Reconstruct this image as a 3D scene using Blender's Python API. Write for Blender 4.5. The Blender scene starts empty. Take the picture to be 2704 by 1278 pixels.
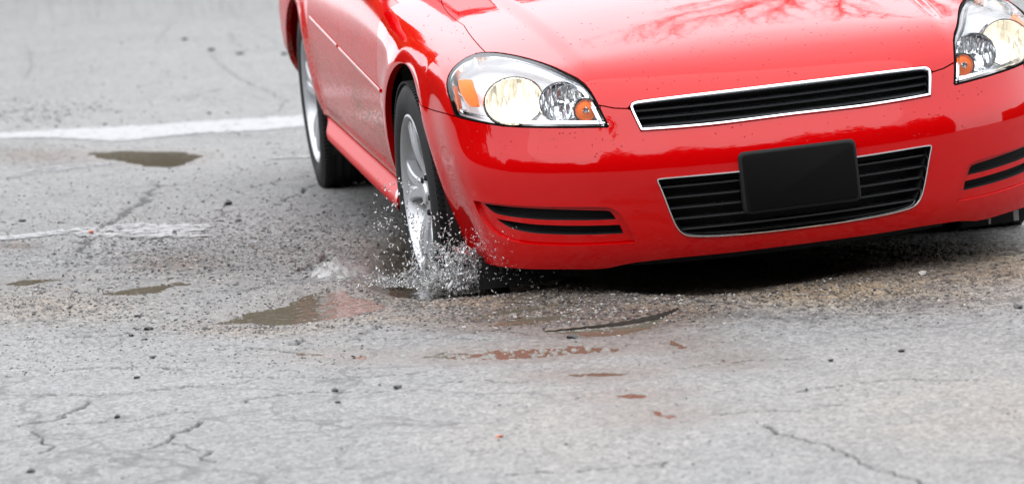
import bpy, math, random
import numpy as np
from mathutils import Matrix, Vector
from mathutils.geometry import delaunay_2d_cdt

SC = bpy.context.scene
COL = SC.collection
RNG = np.random.default_rng(7)
random.seed(7)

# ------------------------------------------------------------------ camera
# The camera was solved in the car's own frame (metres, front axle at y=0, nose
# towards -y, road under level wheels z=0) and is then carried into the world.
PX_W, PX_H = 2704.0, 1278.0
CAM = (-2.10639622, -9.35463451, 1.71019171, 0.15750137, 0.16185376, -0.09990139, 8519.92418)
ROLL, NOSE = 0.045, 0.041            # the car leans into the hole on its right front wheel
M_CAR = Matrix.Rotation(NOSE, 4, 'X') @ Matrix.Rotation(-ROLL, 4, 'Y')
_rr = M_CAR @ Vector((-0.87, 2.81, 0.0))
M_CAR = Matrix.Translation((0, 0, -_rr.z)) @ M_CAR
MC = np.array(M_CAR)


def cam_axes():
    _, _, _, a, b, c, _ = CAM
    ca, sa, cb, sb, cc, sc = math.cos(a), math.sin(a), math.cos(b), math.sin(b), math.cos(c), math.sin(c)
    fwd = np.array([sa * cb, ca * cb, -sb]); right = np.array([ca, -sa, 0.0]); up = np.cross(right, fwd)
    return right * cc + up * sc, -right * sc + up * cc, fwd


AX_R, AX_U, AX_F = cam_axes()
cam_data = bpy.data.cameras.new('camera')
cam_obj = bpy.data.objects.new('camera', cam_data)
COL.objects.link(cam_obj)
_m = Matrix.Identity(4)
for i in range(3):
    _m[i][0] = AX_R[i]; _m[i][1] = AX_U[i]; _m[i][2] = -AX_F[i]; _m[i][3] = CAM[i]
cam_obj.matrix_world = M_CAR @ _m
cam_data.sensor_fit = 'HORIZONTAL'
cam_data.sensor_width = 36.0
cam_data.lens = CAM[6] / PX_W * 36.0
cam_data.clip_start = 0.1
cam_data.clip_end = 3000
cam_data.dof.use_dof = True
cam_data.dof.focus_distance = 8.8
cam_data.dof.aperture_fstop = 5.0
SC.camera = cam_obj
CW = np.array(cam_obj.matrix_world)

# ------------------------------------------------------------------ world, sun, exposure
SUN_EL, SUN_AZ = math.radians(52), math.radians(200)
world = bpy.data.worlds.new('World')
SC.world = world
world.use_nodes = True
nt = world.node_tree
for n in list(nt.nodes):
    nt.nodes.remove(n)
wo = nt.nodes.new('ShaderNodeOutputWorld')
bg = nt.nodes.new('ShaderNodeBackground'); bg.inputs['Strength'].default_value = 0.15
sky = nt.nodes.new('ShaderNodeTexSky'); sky.sky_type = 'NISHITA'; sky.sun_disc = False
sky.sun_elevation = SUN_EL; sky.sun_rotation = SUN_AZ
hs = nt.nodes.new('ShaderNodeHueSaturation'); hs.inputs['Saturation'].default_value = 0.15
tc = nt.nodes.new('ShaderNodeTexCoord'); sep = nt.nodes.new('ShaderNodeSeparateXYZ')
mr = nt.nodes.new('ShaderNodeMapRange')
mr.inputs['From Min'].default_value = 0.0; mr.inputs['From Max'].default_value = 1.0
mr.inputs['To Min'].default_value = 9.5; mr.inputs['To Max'].default_value = 12.0
nz = nt.nodes.new('ShaderNodeTexNoise'); nz.inputs['Scale'].default_value = 1.7; nz.inputs['Detail'].default_value = 4
cr = nt.nodes.new('ShaderNodeMapRange'); cr.inputs['From Min'].default_value = 0.3; cr.inputs['From Max'].default_value = 0.7
cr.inputs['To Min'].default_value = 0.9; cr.inputs['To Max'].default_value = 1.1
mul = nt.nodes.new('ShaderNodeMath'); mul.operation = 'MULTIPLY'
cloud = nt.nodes.new('ShaderNodeMixRGB'); cloud.blend_type = 'MULTIPLY'; cloud.inputs[0].default_value = 1.0
cloud.inputs[1].default_value = (0.965, 0.99, 1.045, 1)
mix = nt.nodes.new('ShaderNodeMixRGB'); mix.inputs[0].default_value = 0.85
L = nt.links.new
L(sky.outputs[0], hs.inputs['Color']); L(hs.outputs[0], mix.inputs[1])
L(tc.outputs['Generated'], sep.inputs[0]); L(sep.outputs['Z'], mr.inputs['Value'])
L(tc.outputs['Generated'], nz.inputs['Vector']); L(nz.outputs[0], cr.inputs['Value'])
L(mr.outputs[0], mul.inputs[0]); L(cr.outputs[0], mul.inputs[1]); L(mul.outputs[0], cloud.inputs[2])
L(cloud.outputs[0], mix.inputs[2]); L(mix.outputs[0], bg.inputs['Color']); L(bg.outputs[0], wo.inputs[0])

sun_d = bpy.data.lights.new('sun', 'SUN'); sun_d.energy = 0.9; sun_d.angle = math.radians(95); sun_d.color = (1.0, 0.97, 0.93)
sun = bpy.data.objects.new('sun', sun_d); COL.objects.link(sun)
_dir = Vector((math.sin(SUN_AZ) * math.cos(SUN_EL), math.cos(SUN_AZ) * math.cos(SUN_EL), math.sin(SUN_EL)))
sun.rotation_euler = _dir.to_track_quat('Z', 'Y').to_euler()
SC.view_settings.view_transform = 'Standard'
SC.view_settings.look = 'None'
SC.view_settings.exposure = 0.95
SC.view_settings.gamma = 1.0


# ------------------------------------------------------------------ helpers
def px_dirs(px):
    px = np.atleast_2d(np.asarray(px, float))
    f = CAM[6]
    return ((px[:, :1] - PX_W / 2) / f) * AX_R + (-(px[:, 1:2] - PX_H / 2) / f) * AX_U + AX_F


def ground_px(px):
    """full-resolution picture points -> world xy on the road plane"""
    d = px_dirs(px) @ MC[:3, :3].T
    o = CW[:3, 3]
    t = -o[2] / d[:, 2]
    return (o + d * t[:, None])[:, :2]


def tag(o, label=None, cat=None, group=None, kind=None):
    if label: o['label'] = label
    if cat: o['category'] = cat
    if group: o['group'] = group
    if kind: o['kind'] = kind
    return o


def link_mesh(name, me, mat=None, parent=None, loc=None):
    o = bpy.data.objects.new(name, me)
    COL.objects.link(o)
    if mat is not None:
        for m in (mat if isinstance(mat, (list, tuple)) else [mat]):
            me.materials.append(m)
    if parent is not None: o.parent = parent
    if loc is not None: o.location = loc
    return o


def np_mesh(name, V, F3=None, F4=None, smooth=True, matidx=None):
    me = bpy.data.meshes.new(name)
    V = np.asarray(V, np.float32)
    me.vertices.add(len(V)); me.vertices.foreach_set('co', V.ravel())
    parts, sizes = [], []
    if F3 is not None and len(F3): parts.append(np.asarray(F3, np.int32).ravel()); sizes += [np.full(len(F3), 3, np.int32)]
    if F4 is not None and len(F4): parts.append(np.asarray(F4, np.int32).ravel()); sizes += [np.full(len(F4), 4, np.int32)]
    idx = np.concatenate(parts); sz = np.concatenate(sizes)
    st = np.concatenate([[0], np.cumsum(sz)[:-1]]).astype(np.int32)
    me.loops.add(len(idx)); me.loops.foreach_set('vertex_index', idx)
    me.polygons.add(len(sz)); me.polygons.foreach_set('loop_start', st)
    me.polygons.foreach_set('use_smooth', np.full(len(sz), smooth))
    if matidx is not None: me.polygons.foreach_set('material_index', np.asarray(matidx, np.int32))
    me.update(calc_edges=True); me.validate()
    return me


class MB:
    """collects vertices and faces of one mesh"""
    def __init__(s): s.v, s.f = [], []

    def add(s, v, f):
        b = len(s.v); s.v += [tuple(map(float, p)) for p in v]; s.f += [tuple(i + b for i in q) for q in f]; return s

    def box(s, c, d, rot=None):
        c = np.array(c, float); P = []
        for z in (-1, 1):
            for x, y in ((-1, -1), (1, -1), (1, 1), (-1, 1)):
                p = np.array([x, y, z]) * np.array(d) / 2
                if rot is not None: p = np.array(rot) @ p
                P.append(c + p)
        return s.add(P, [(0, 3, 2, 1), (4, 5, 6, 7), (0, 1, 5, 4), (1, 2, 6, 5), (2, 3, 7, 6), (3, 0, 4, 7)])

    def lathe(s, prof, axis, n=48, c=(0, 0, 0), sx=1.0, sz=1.0):
        """prof: list of (radius, offset along axis)"""
        a = np.array(axis, float); a /= np.linalg.norm(a)
        u = np.cross(a, (0, 0, 1.0)) if abs(a[2]) < .9 else np.cross(a, (1.0, 0, 0)); u /= np.linalg.norm(u)
        w = np.cross(a, u); V = []
        for r, h in prof:
            for k in range(n):
                t = 2 * math.pi * k / n
                V.append(np.array(c) + a * h + u * r * sx * math.cos(t) + w * r * sz * math.sin(t))
        F = []
        for i in range(len(prof) - 1):
            for k in range(n):
                F.append((i * n + k, i * n + (k + 1) % n, (i + 1) * n + (k + 1) % n, (i + 1) * n + k))
        return s.add(V, F)

    def sweep(s, pts, prof, normals, closed=False, caps=True):
        """prof: list of (a,b) in the (side, normal) frame of the path"""
        pts = np.asarray(pts, float); normals = np.asarray(normals, float); n = len(pts); m = len(prof)
        if closed:
            t = np.roll(pts, -1, 0) - np.roll(pts, 1, 0)
        else:
            t = np.gradient(pts, axis=0)
        t /= np.linalg.norm(t, axis=1)[:, None] + 1e-12
        nn = normals - (normals * t).sum(1)[:, None] * t; nn /= np.linalg.norm(nn, axis=1)[:, None] + 1e-12
        sd = np.cross(t, nn)
        V = [pts[i] + sd[i] * a + nn[i] * b for i in range(n) for a, b in prof]
        F = []
        for i in range(n if closed else n - 1):
            j = (i + 1) % n
            for k in range(m):
                l = (k + 1) % m
                F.append((i * m + k, i * m + l, j * m + l, j * m + k))
        if not closed and caps:
            F.append(tuple(range(m))[::-1]); F.append(tuple((n - 1) * m + k for k in range(m)))
        return s.add(V, F)

    def build(s, name, mat, parent=None, smooth=True, auto=35):
        me = bpy.data.meshes.new(name); me.from_pydata(s.v, [], s.f)
        if smooth:
            me.polygons.foreach_set('use_smooth', [True] * len(me.polygons))
            if auto and hasattr(me, 'set_sharp_from_angle'): me.set_sharp_from_angle(angle=math.radians(auto))
        me.update()
        return link_mesh(name, me, mat, parent)


# ---- numpy value noise
_PT = RNG.random((256, 256))


def vnoise(x, y, seed=0):
    x = x + seed * 17.31; y = y + seed * 9.73
    xi = np.floor(x).astype(np.int64); yi = np.floor(y).astype(np.int64)
    fx = x - xi; fy = y - yi
    fx = fx * fx * (3 - 2 * fx); fy = fy * fy * (3 - 2 * fy)
    a = _PT[xi & 255, yi & 255]; b = _PT[(xi + 1) & 255, yi & 255]; c = _PT[xi & 255, (yi + 1) & 255]; d = _PT[(xi + 1) & 255, (yi + 1) & 255]
    return (a * (1 - fx) + b * fx) * (1 - fy) + (c * (1 - fx) + d * fx) * fy


def fbm(x, y, s, oct=4, seed=0, g=.5):
    r = 0; amp = 1; tot = 0
    for k in range(oct):
        ang = .7 * k; xr = x * math.cos(ang) - y * math.sin(ang); yr = x * math.sin(ang) + y * math.cos(ang)
        r = r + amp * vnoise(xr * s, yr * s, seed + k); tot += amp; amp *= g; s *= 2.03
    return r / tot


def in_poly(pts, poly):
    x, y = pts[:, 0], pts[:, 1]; r = np.zeros(len(pts), bool); n = len(poly)
    for i in range(n):
        x1, y1 = poly[i]; x2, y2 = poly[(i + 1) % n]
        if y1 == y2: continue
        c = ((y1 > y) != (y2 > y)) & (x < (x2 - x1) * (y - y1) / (y2 - y1) + x1)
        r ^= c
    return r


def seg_dist(pts, poly, closed=True):
    d = np.full(len(pts), 1e9, np.float32); n = len(poly); pts = pts.astype(np.float32)
    for i in range(n if closed else n - 1):
        a = np.asarray(poly[i]); b = np.asarray(poly[(i + 1) % n]); ab = b - a; L2 = (ab ** 2).sum() + 1e-18
        t = np.clip(((pts - a) @ ab) / L2, 0, 1)
        d = np.minimum(d, np.hypot(*(pts - a - t[:, None] * ab).T))
    return d


def sstep(a, b, x):
    t = np.clip((x - a) / (b - a), 0, 1); return t * t * (3 - 2 * t)


# ------------------------------------------------------------------ materials
def mat_new(name):
    m = bpy.data.materials.new(name); m.use_nodes = True
    return m, m.node_tree, m.node_tree.nodes['Principled BSDF']


def simple(name, col, rough=.5, metal=0.0, coat=0.0, spec=.5, var=0.0, scale=30, bump=0.0):
    m, t, b = mat_new(name)
    b.inputs['Base Color'].default_value = (*col, 1); b.inputs['Roughness'].default_value = rough
    b.inputs['Metallic'].default_value = metal; b.inputs['Coat Weight'].default_value = coat
    b.inputs['Specular IOR Level'].default_value = spec
    if var or bump:
        c = t.nodes.new('ShaderNodeTexCoord'); n = t.nodes.new('ShaderNodeTexNoise'); n.inputs['Scale'].default_value = scale
        n.inputs['Detail'].default_value = 6; t.links.new(c.outputs['Object'], n.inputs['Vector'])
        if var:
            r = t.nodes.new('ShaderNodeMapRange'); r.inputs['To Min'].default_value = 1 - var; r.inputs['To Max'].default_value = 1 + var
            x = t.nodes.new('ShaderNodeMixRGB'); x.blend_type = 'MULTIPLY'; x.inputs[0].default_value = 1; x.inputs[1].default_value = (*col, 1)
            t.links.new(n.outputs[0], r.inputs['Value']); t.links.new(r.outputs[0], x.inputs[2]); t.links.new(x.outputs[0], b.inputs['Base Color'])
            r2 = t.nodes.new('ShaderNodeMapRange'); r2.inputs['To Min'].default_value = max(0, rough - .12); r2.inputs['To Max'].default_value = min(1, rough + .12)
            t.links.new(n.outputs[0], r2.inputs['Value']); t.links.new(r2.outputs[0], b.inputs['Roughness'])
        if bump:
            bp = t.nodes.new('ShaderNodeBump'); bp.inputs['Strength'].default_value = bump; bp.inputs['Distance'].default_value = .002
            t.links.new(n.outputs[0], bp.inputs['Height']); t.links.new(bp.outputs[0], b.inputs['Normal'])
    return m


def paint_mat(name, dirt=False):
    m, t, b = mat_new(name); N = t.nodes.new; K = t.links.new
    b.inputs['Base Color'].default_value = (.45, .0004, .0012, 1); b.inputs['Roughness'].default_value = .45
    b.inputs['Coat Weight'].default_value = 1.0; b.inputs['Coat Roughness'].default_value = .038; b.inputs['Coat IOR'].default_value = 1.41
    b.inputs['Specular IOR Level'].default_value = 0.0
    c = N('ShaderNodeTexCoord')
    n = N('ShaderNodeTexNoise'); n.inputs['Scale'].default_value = 9; n.inputs['Detail'].default_value = 3
    K(c.outputs['Object'], n.inputs['Vector'])
    bp = N('ShaderNodeBump'); bp.inputs['Strength'].default_value = .03; bp.inputs['Distance'].default_value = .01
    K(n.outputs[0], bp.inputs['Height']); K(bp.outputs[0], b.inputs['Coat Normal'])
    if dirt:
        mp = N('ShaderNodeMapping'); mp.inputs['Scale'].default_value = (1, .16, .6); K(c.outputs['Object'], mp.inputs['Vector'])
        f1 = N('ShaderNodeTexNoise'); f1.inputs['Scale'].default_value = 190; f1.inputs['Detail'].default_value = 5; f1.inputs['Roughness'].default_value = .75
        K(mp.outputs[0], f1.inputs['Vector'])
        f2 = N('ShaderNodeTexNoise'); f2.inputs['Scale'].default_value = 9; f2.inputs['Detail'].default_value = 4
        K(mp.outputs[0], f2.inputs['Vector'])
        sp = N('ShaderNodeSeparateXYZ'); K(c.outputs['Object'], sp.inputs[0])
        hz = N('ShaderNodeMapRange'); hz.inputs['From Min'].default_value = .78; hz.inputs['From Max'].default_value = .50; hz.inputs['To Min'].default_value = .06; hz.inputs['To Max'].default_value = 1.0
        K(sp.outputs['Z'], hz.inputs['Value'])
        a = N('ShaderNodeMath'); a.operation = 'MULTIPLY_ADD'; a.inputs[1].default_value = .38; K(f2.outputs[0], a.inputs[0]); K(f1.outputs[0], a.inputs[2])
        r = N('ShaderNodeMapRange'); r.inputs['From Min'].default_value = .66; r.inputs['From Max'].default_value = .77; K(a.outputs[0], r.inputs['Value'])
        q = N('ShaderNodeMath'); q.operation = 'MULTIPLY'; K(r.outputs[0], q.inputs[0]); K(hz.outputs[0], q.inputs[1])
        q2 = N('ShaderNodeMath'); q2.operation = 'MULTIPLY'; q2.inputs[1].default_value = .85; q2.use_clamp = True; K(q.outputs[0], q2.inputs[0])
        x = N('ShaderNodeMixRGB'); x.inputs[1].default_value = (.45, .0004, .0012, 1); x.inputs[2].default_value = (.25, .20, .17, 1)
        K(q2.outputs[0], x.inputs[0]); K(x.outputs[0], b.inputs['Base Color'])
        cw = N('ShaderNodeMapRange'); cw.inputs['To Min'].default_value = .75; cw.inputs['To Max'].default_value = 0.0; K(q2.outputs[0], cw.inputs['Value'])
        K(cw.outputs[0], b.inputs['Coat Weight'])
        b.inputs['Coat Roughness'].default_value = .12
    return m


def lens_mat(name):
    m = bpy.data.materials.new(name); m.use_nodes = True; t = m.node_tree
    for n in list(t.nodes): t.nodes.remove(n)
    o = t.nodes.new('ShaderNodeOutputMaterial'); tr = t.nodes.new('ShaderNodeBsdfTransparent'); gl = t.nodes.new('ShaderNodeBsdfGlossy')
    tr.inputs[0].default_value = (.97, .98, .98, 1); gl.inputs['Roughness'].default_value = .03
    fr = t.nodes.new('ShaderNodeFresnel'); fr.inputs[0].default_value = 1.33; mx = t.nodes.new('ShaderNodeMixShader')
    t.links.new(fr.outputs[0], mx.inputs[0]); t.links.new(tr.outputs[0], mx.inputs[1]); t.links.new(gl.outputs[0], mx.inputs[2]); t.links.new(mx.outputs[0], o.inputs[0])
    return m


def emit(name, col, s):
    m, t, b = mat_new(name)
    b.inputs['Base Color'].default_value = (*col, 1); b.inputs['Emission Color'].default_value = (*col, 1); b.inputs['Emission Strength'].default_value = s
    return m


PAINT = paint_mat('red_paint'); PAINT_DIRTY = paint_mat('dirty_red_paint', True)
CHROME = simple('chrome', (.82, .83, .85), .12, 1.0)
SILVER = simple('silver_housing', (.80, .82, .84), .16, 1.0)
ALLOY = simple('alloy', (.48, .49, .51), .34, .6, var=.12, scale=25)
RUBBER = simple('tyre_rubber', (.008, .008, .0085), .7, spec=.3, var=.3, scale=18, bump=.15)
BLACK = simple('black_plastic', (.006, .006, .0065), .6, spec=.25, var=.15, scale=12)
GASKET = simple('gasket', (.004, .004, .004), .9, spec=.1)
PAINT_SILL = paint_mat('dull_red_paint'); PAINT_SILL.node_tree.nodes['Principled BSDF'].inputs['Coat Weight'].default_value = .38; PAINT_SILL.node_tree.nodes['Principled BSDF'].inputs['Coat Roughness'].default_value = .22
LINER = simple('liner_black', (.008, .008, .008), .9)
LOUVER = simple('louver_black', (.010, .0105, .012), .3, coat=.25, var=.15)
PLATE = simple('plate_black', (.0065, .006, .0062), .85, var=.05, scale=8, spec=.05)
GLASS_DARK = simple('dark_glass', (.01, .012, .012), .03, coat=1)
AMBER = simple('amber_plastic', (1.0, .17, .0), .4, spec=.1)
LENS = lens_mat('clear_lens')
BULB = emit('lit_bulb', (1.0, .82, .5), 9.0)


# ------------------------------------------------------------------ car body surface
class Spl:
    """natural cubic spline, straight outside its knots"""
    def __init__(s, pts):
        s.x, s.y = np.array(pts, float).T; n = len(s.x); h = np.diff(s.x)
        A = np.zeros((n, n)); r = np.zeros(n); A[0, 0] = A[-1, -1] = 1
        for i in range(1, n - 1):
            A[i, i - 1] = h[i - 1]; A[i, i] = 2 * (h[i - 1] + h[i]); A[i, i + 1] = h[i]
            r[i] = 6 * ((s.y[i + 1] - s.y[i]) / h[i] - (s.y[i] - s.y[i - 1]) / h[i - 1])
        s.m = np.linalg.solve(A, r); s.h = h

    def __call__(s, q):
        q = np.asarray(q, float); c = np.clip(q, s.x[0], s.x[-1]); i = np.clip(np.searchsorted(s.x, c) - 1, 0, len(s.x) - 2)
        h = s.h[i]; a = (s.x[i + 1] - c) / h; b = 1 - a
        v = a * s.y[i] + b * s.y[i + 1] + ((a ** 3 - a) * s.m[i] + (b ** 3 - b) * s.m[i + 1]) * h * h / 6
        g0 = (s.y[1] - s.y[0]) / s.h[0] - s.h[0] * (2 * s.m[0] + s.m[1]) / 6
        g1 = (s.y[-1] - s.y[-2]) / s.h[-1] + s.h[-1] * (s.m[-2] + 2 * s.m[-1]) / 6
        return v + np.where(q < s.x[0], (q - s.x[0]) * g0, 0) + np.where(q > s.x[-1], (q - s.x[-1]) * g1, 0)


NOSE_Y = Spl([(0, -.90), (.14, -.98), (.20, -1.035), (.26, -1.068), (.34, -1.082), (.45, -1.086), (.515, -1.078), (.555, -1.060), (.60, -1.040), (.65, -1.022), (.70, -1.000), (.74, -.975), (.80, -.93)])
TOP_Z = Spl([(-1.2, .62), (-1.0, .704), (-.93, .735), (-.80, .776), (-.65, .806), (-.4, .846), (0, .892), (.5, .936), (1.0, .962), (2, .97), (3, .985), (3.7, .99), (4.2, .95)])
X_FRONT = Spl([(0, .76), (.2, .815), (.3, .838), (.4, .862), (.5, .878), (.6, .883), (.7, .872), (.8, .845), (.9, .80)])
X_DOOR = Spl([(0, .78), (.19, .850), (.225, .886), (.255, .904), (.285, .898), (.318, .880), (.36, .886), (.42, .899), (.48, .906), (.56, .911), (.66, .909), (.76, .895), (.86, .872), (.96, .84), (1.1, .79)])


def smax(a, b, k):
    h = np.maximum(k - np.abs(a - b), 0) / k
    return np.maximum(a, b) + h * h * h * k / 6


def hood_line(y):
    return .505 + .055 * (y + .9)


def body_f(p):
    x, y, z = np.abs(p[..., 0]), p[..., 1], p[..., 2]
    g1 = (NOSE_Y(z) + .35 * x ** 2 + .35 * x ** 6) - y
    w = sstep(-.30, .40, y)
    side = X_FRONT(z) * (1 - w) + X_DOOR(z) * w - .07 * np.maximum(-.30 - y, 0)
    for cy in (0.0, 2.81):
        r = np.hypot(y - cy, z - .34)
        side = side + (.009 if cy == 0 else .016) * np.exp(-((r - .41) / .055) ** 2) * sstep(.22, .40, z)
    side = side - .10 * np.maximum(y - 3.3, 0) ** 2 - .16 * sstep(2.95, 3.4, y) * sstep(.50, .22, z)
    g2 = x - side
    ridge = .008 * sstep(.028, -.028, x - hood_line(y)) * sstep(-1.0, -.75, y)
    top = TOP_Z(y) - .085 * x ** 2 - .05 * x ** 6 - ridge * 0 - .010 + ridge
    g3 = z - top
    g4 = y - (4.02 - .22 * x ** 2 - .25 * x ** 6 - .9 * np.maximum(.35 - z, 0))
    f = smax(g1, g2, .13)
    f = smax(f, g3, .085 + .065 * sstep(-.4, -.8, y))
    return smax(f, g4, .2)


def body_n(p):
    e = 6e-4; g = np.zeros_like(p)
    for i in range(3):
        d = np.zeros(3); d[i] = e
        g[..., i] = body_f(p + d) - body_f(p - d)
    return g / (np.linalg.norm(g, axis=-1, keepdims=True) + 1e-12)


Q0 = np.array([0, 1.0, 0.0])


def surf(ae, off=0.0):
    ae = np.atleast_2d(np.asarray(ae, float)); az, el = np.radians(ae[:, 0]), np.radians(ae[:, 1])
    d = np.stack([np.sin(az) * np.cos(el), -np.cos(az) * np.cos(el), np.sin(el)], 1)
    lo = np.full(len(ae), .3); hi = np.full(len(ae), 5.0)
    for _ in range(34):
        mid = (lo + hi) / 2; ins = body_f(Q0 + d * mid[:, None]) < 0
        lo = np.where(ins, mid, lo); hi = np.where(ins, hi, mid)
    p = Q0 + d * ((lo + hi) / 2)[:, None]
    n = body_n(p)
    return p + n * off, n


def to_ae(p):
    q = np.atleast_2d(p) - Q0
    return np.stack([np.degrees(np.arctan2(q[:, 0], -q[:, 1])), np.degrees(np.arctan2(q[:, 2], np.hypot(q[:, 0], q[:, 1])))], 1)


def root(o, d, t0, t1, n=400):
    """first entry of the rays o+t*d into the body"""
    o = np.atleast_2d(o); d = np.atleast_2d(d); T = np.linspace(t0, t1, n)
    m = max(len(o), len(d)); o = np.broadcast_to(o, (m, 3)); d = np.broadcast_to(d, (m, 3))
    f = body_f(o[:, None, :] + d[:, None, :] * T[None, :, None]); ins = f < 0
    hit = ins.argmax(1); ok = ins.any(1); hit = np.where(ok, np.maximum(hit, 1), f.argmin(1).clip(1))
    lo = T[hit - 1]; hi = T[hit]
    for _ in range(30):
        mid = (lo + hi) / 2; i2 = body_f(o + d * mid[:, None]) < 0
        hi = np.where(i2, mid, hi); lo = np.where(i2, lo, mid)
    t = np.where(ok, (lo + hi) / 2, T[hit])
    return o + d * t[:, None]


def P(*px):
    """picture points (full resolution) -> points on the body, car frame"""
    return root(np.array(CAM[:3]), px_dirs(px), 7.0, 15.0, 1200)


def side_pt(y, z): return root(np.array([[-1.3, y, z]]), np.array([[1.0, 0, 0]]), 0, 1.2, 160)[0]
def top_pt(x, y): return root(np.array([[x, y, 1.5]]), np.array([[0, 0, -1.0]]), 0, 1.3, 160)[0]
def front_pt(x, z): return root(np.array([[x, -1.5, z]]), np.array([[0, 1.0, 0]]), 0, 1.4)[0]


def front_pts(xz):
    xz = np.atleast_2d(xz); o = np.stack([xz[:, 0], np.full(len(xz), -1.5), xz[:, 1]], 1)
    return root(o, np.array([[0, 1.0, 0]]), 0, 1.4)


def mir(a): a = np.array(a, float); a[:, 0] *= -1; return a


def densify(poly, step, closed=True):
    out = []; n = len(poly)
    for i in range(n if closed else n - 1):
        a = np.asarray(poly[i]); b = np.asarray(poly[(i + 1) % n]); k = max(1, int(math.ceil(np.hypot(*(b - a)[:2]) / step)))
        for j in range(k): out.append(a + (b - a) * j / k)
    if not closed: out.append(np.asarray(poly[-1]))
    return np.array(out)


def smooth_poly(poly, it=2, sharp=55):
    """Chaikin corner cutting that keeps sharp corners"""
    p = np.asarray(poly, float)
    for _ in range(it):
        out = []; n = len(p)
        for i in range(n):
            a, b, c = p[i - 1], p[i], p[(i + 1) % n]
            u, v = b - a, c - b
            ang = math.degrees(abs(math.atan2(u[0] * v[1] - u[1] * v[0], u[0] * v[0] + u[1] * v[1])))
            if ang > sharp: out.append(b)
            else: out += [b - u * .25, b + v * .25]
        p = np.array(out)
    return p


def area2(p): x, y = np.asarray(p).T; return (x * np.roll(y, -1) - np.roll(x, -1) * y).sum() / 2


def inset(poly, d):
    p = np.asarray(poly, float); s = 1 if area2(p) > 0 else -1
    e1 = p - np.roll(p, 1, 0); e2 = np.roll(p, -1, 0) - p
    e1 /= np.hypot(*e1.T)[:, None] + 1e-12; e2 /= np.hypot(*e2.T)[:, None] + 1e-12
    n = np.stack([-(e1 + e2)[:, 1], (e1 + e2)[:, 0]], 1); n /= np.hypot(*n.T)[:, None] + 1e-12
    c = np.clip((n * np.stack([-e1[:, 1], e1[:, 0]], 1)).sum(1), .5, 1)
    return p + s * n * (d / c)[:, None]


def panel(name, outer, holes=(), step=.5, mat=None, parent=None, off=0.0, lip=.018, gap=.045, holegap=0.0, offfun=None, hole_lip=None, jit=0, fill_off=None):
    """body skin inside an outline (azimuth, elevation degrees from Q0), minus holes; edges turned in"""
    outer = densify(outer, step * .7)
    if gap: outer = inset(outer, gap)
    holes = [densify(h, step * .7) for h in holes]
    if holegap: holes = [inset(h, -holegap) for h in holes]
    loops = [outer] + holes
    lo, hi = outer.min(0), outer.max(0)
    gx, gy = np.meshgrid(np.arange(lo[0], hi[0], step), np.arange(lo[1], hi[1], step * .8)); g = np.stack([gx.ravel(), gy.ravel()], 1)
    g[:, 0] += np.where((np.round((g[:, 1] - lo[1]) / (step * .8)).astype(int) % 2) == 1, step / 2, 0)
    k = in_poly(g, outer) & (seg_dist(g, outer) > step * .35)
    g = g[k]
    for h in holes:
        k = ~in_poly(g, h) & (seg_dist(g, h) > step * .35); g = g[k]
    pts = list(map(tuple, np.concatenate(loops + [g]))); edges = []; b = 0
    for l in loops:
        edges += [(b + i, b + (i + 1) % len(l)) for i in range(len(l))]; b += len(l)
    v, e, f, ov, _, _ = delaunay_2d_cdt([Vector(p) for p in pts], edges, [], 0, 1e-7)
    v = np.array([(a[0], a[1]) for a in v]); f = np.array([q for q in f if len(q) == 3])
    c = v[f].mean(1); k = in_poly(c, outer)
    for h in holes: k &= ~in_poly(c, h)
    f = f[k]
    p, n = surf(v)
    o = off if offfun is None else offfun(p)
    p = p + n * (o if np.isscalar(o) else np.asarray(o)[:, None])
    # orientation: outward
    t = p[f]; fn = np.cross(t[:, 1] - t[:, 0], t[:, 2] - t[:, 0]); fl = (fn * n[f[:, 0]]).sum(1) < 0; f[fl] = f[fl][:, ::-1]
    idx = {}
    for i, os_ in enumerate(ov):
        for q in os_: idx[q] = i
    V = [p]; F4 = []; base = len(p); nrm = [n]; b = 0
    if lip:
        for li, l in enumerate(loops):
            ids = np.array([idx[b + i] for i in range(len(l))]); b += len(l)
            dep = lip if li == 0 or hole_lip is None else hole_lip
            q0 = p[ids]; nn = n[ids]; m = len(ids)
            q1 = q0 - nn * dep
            V += [q0, q1]; nrm += [np.zeros((m, 3)), np.zeros((m, 3))]
            i = np.arange(m); j = (i + 1) % m
            F4 += list(np.stack([base + i, base + j, base + m + j, base + m + i], 1)); base += 2 * m
    V = np.concatenate(V); nrm = np.concatenate(nrm)
    me = np_mesh(name, V, f, F4 if len(F4) else None)
    me.normals_split_custom_set_from_vertices([tuple(a) for a in nrm])
    return link_mesh(name, me, mat, parent)


CAR = bpy.data.objects.new('red_car', None); COL.objects.link(CAR); CAR.matrix_world = M_CAR
tag(CAR, 'glossy red sedan with lit headlights, its front wheel splashing into a pothole', 'car')

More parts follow.
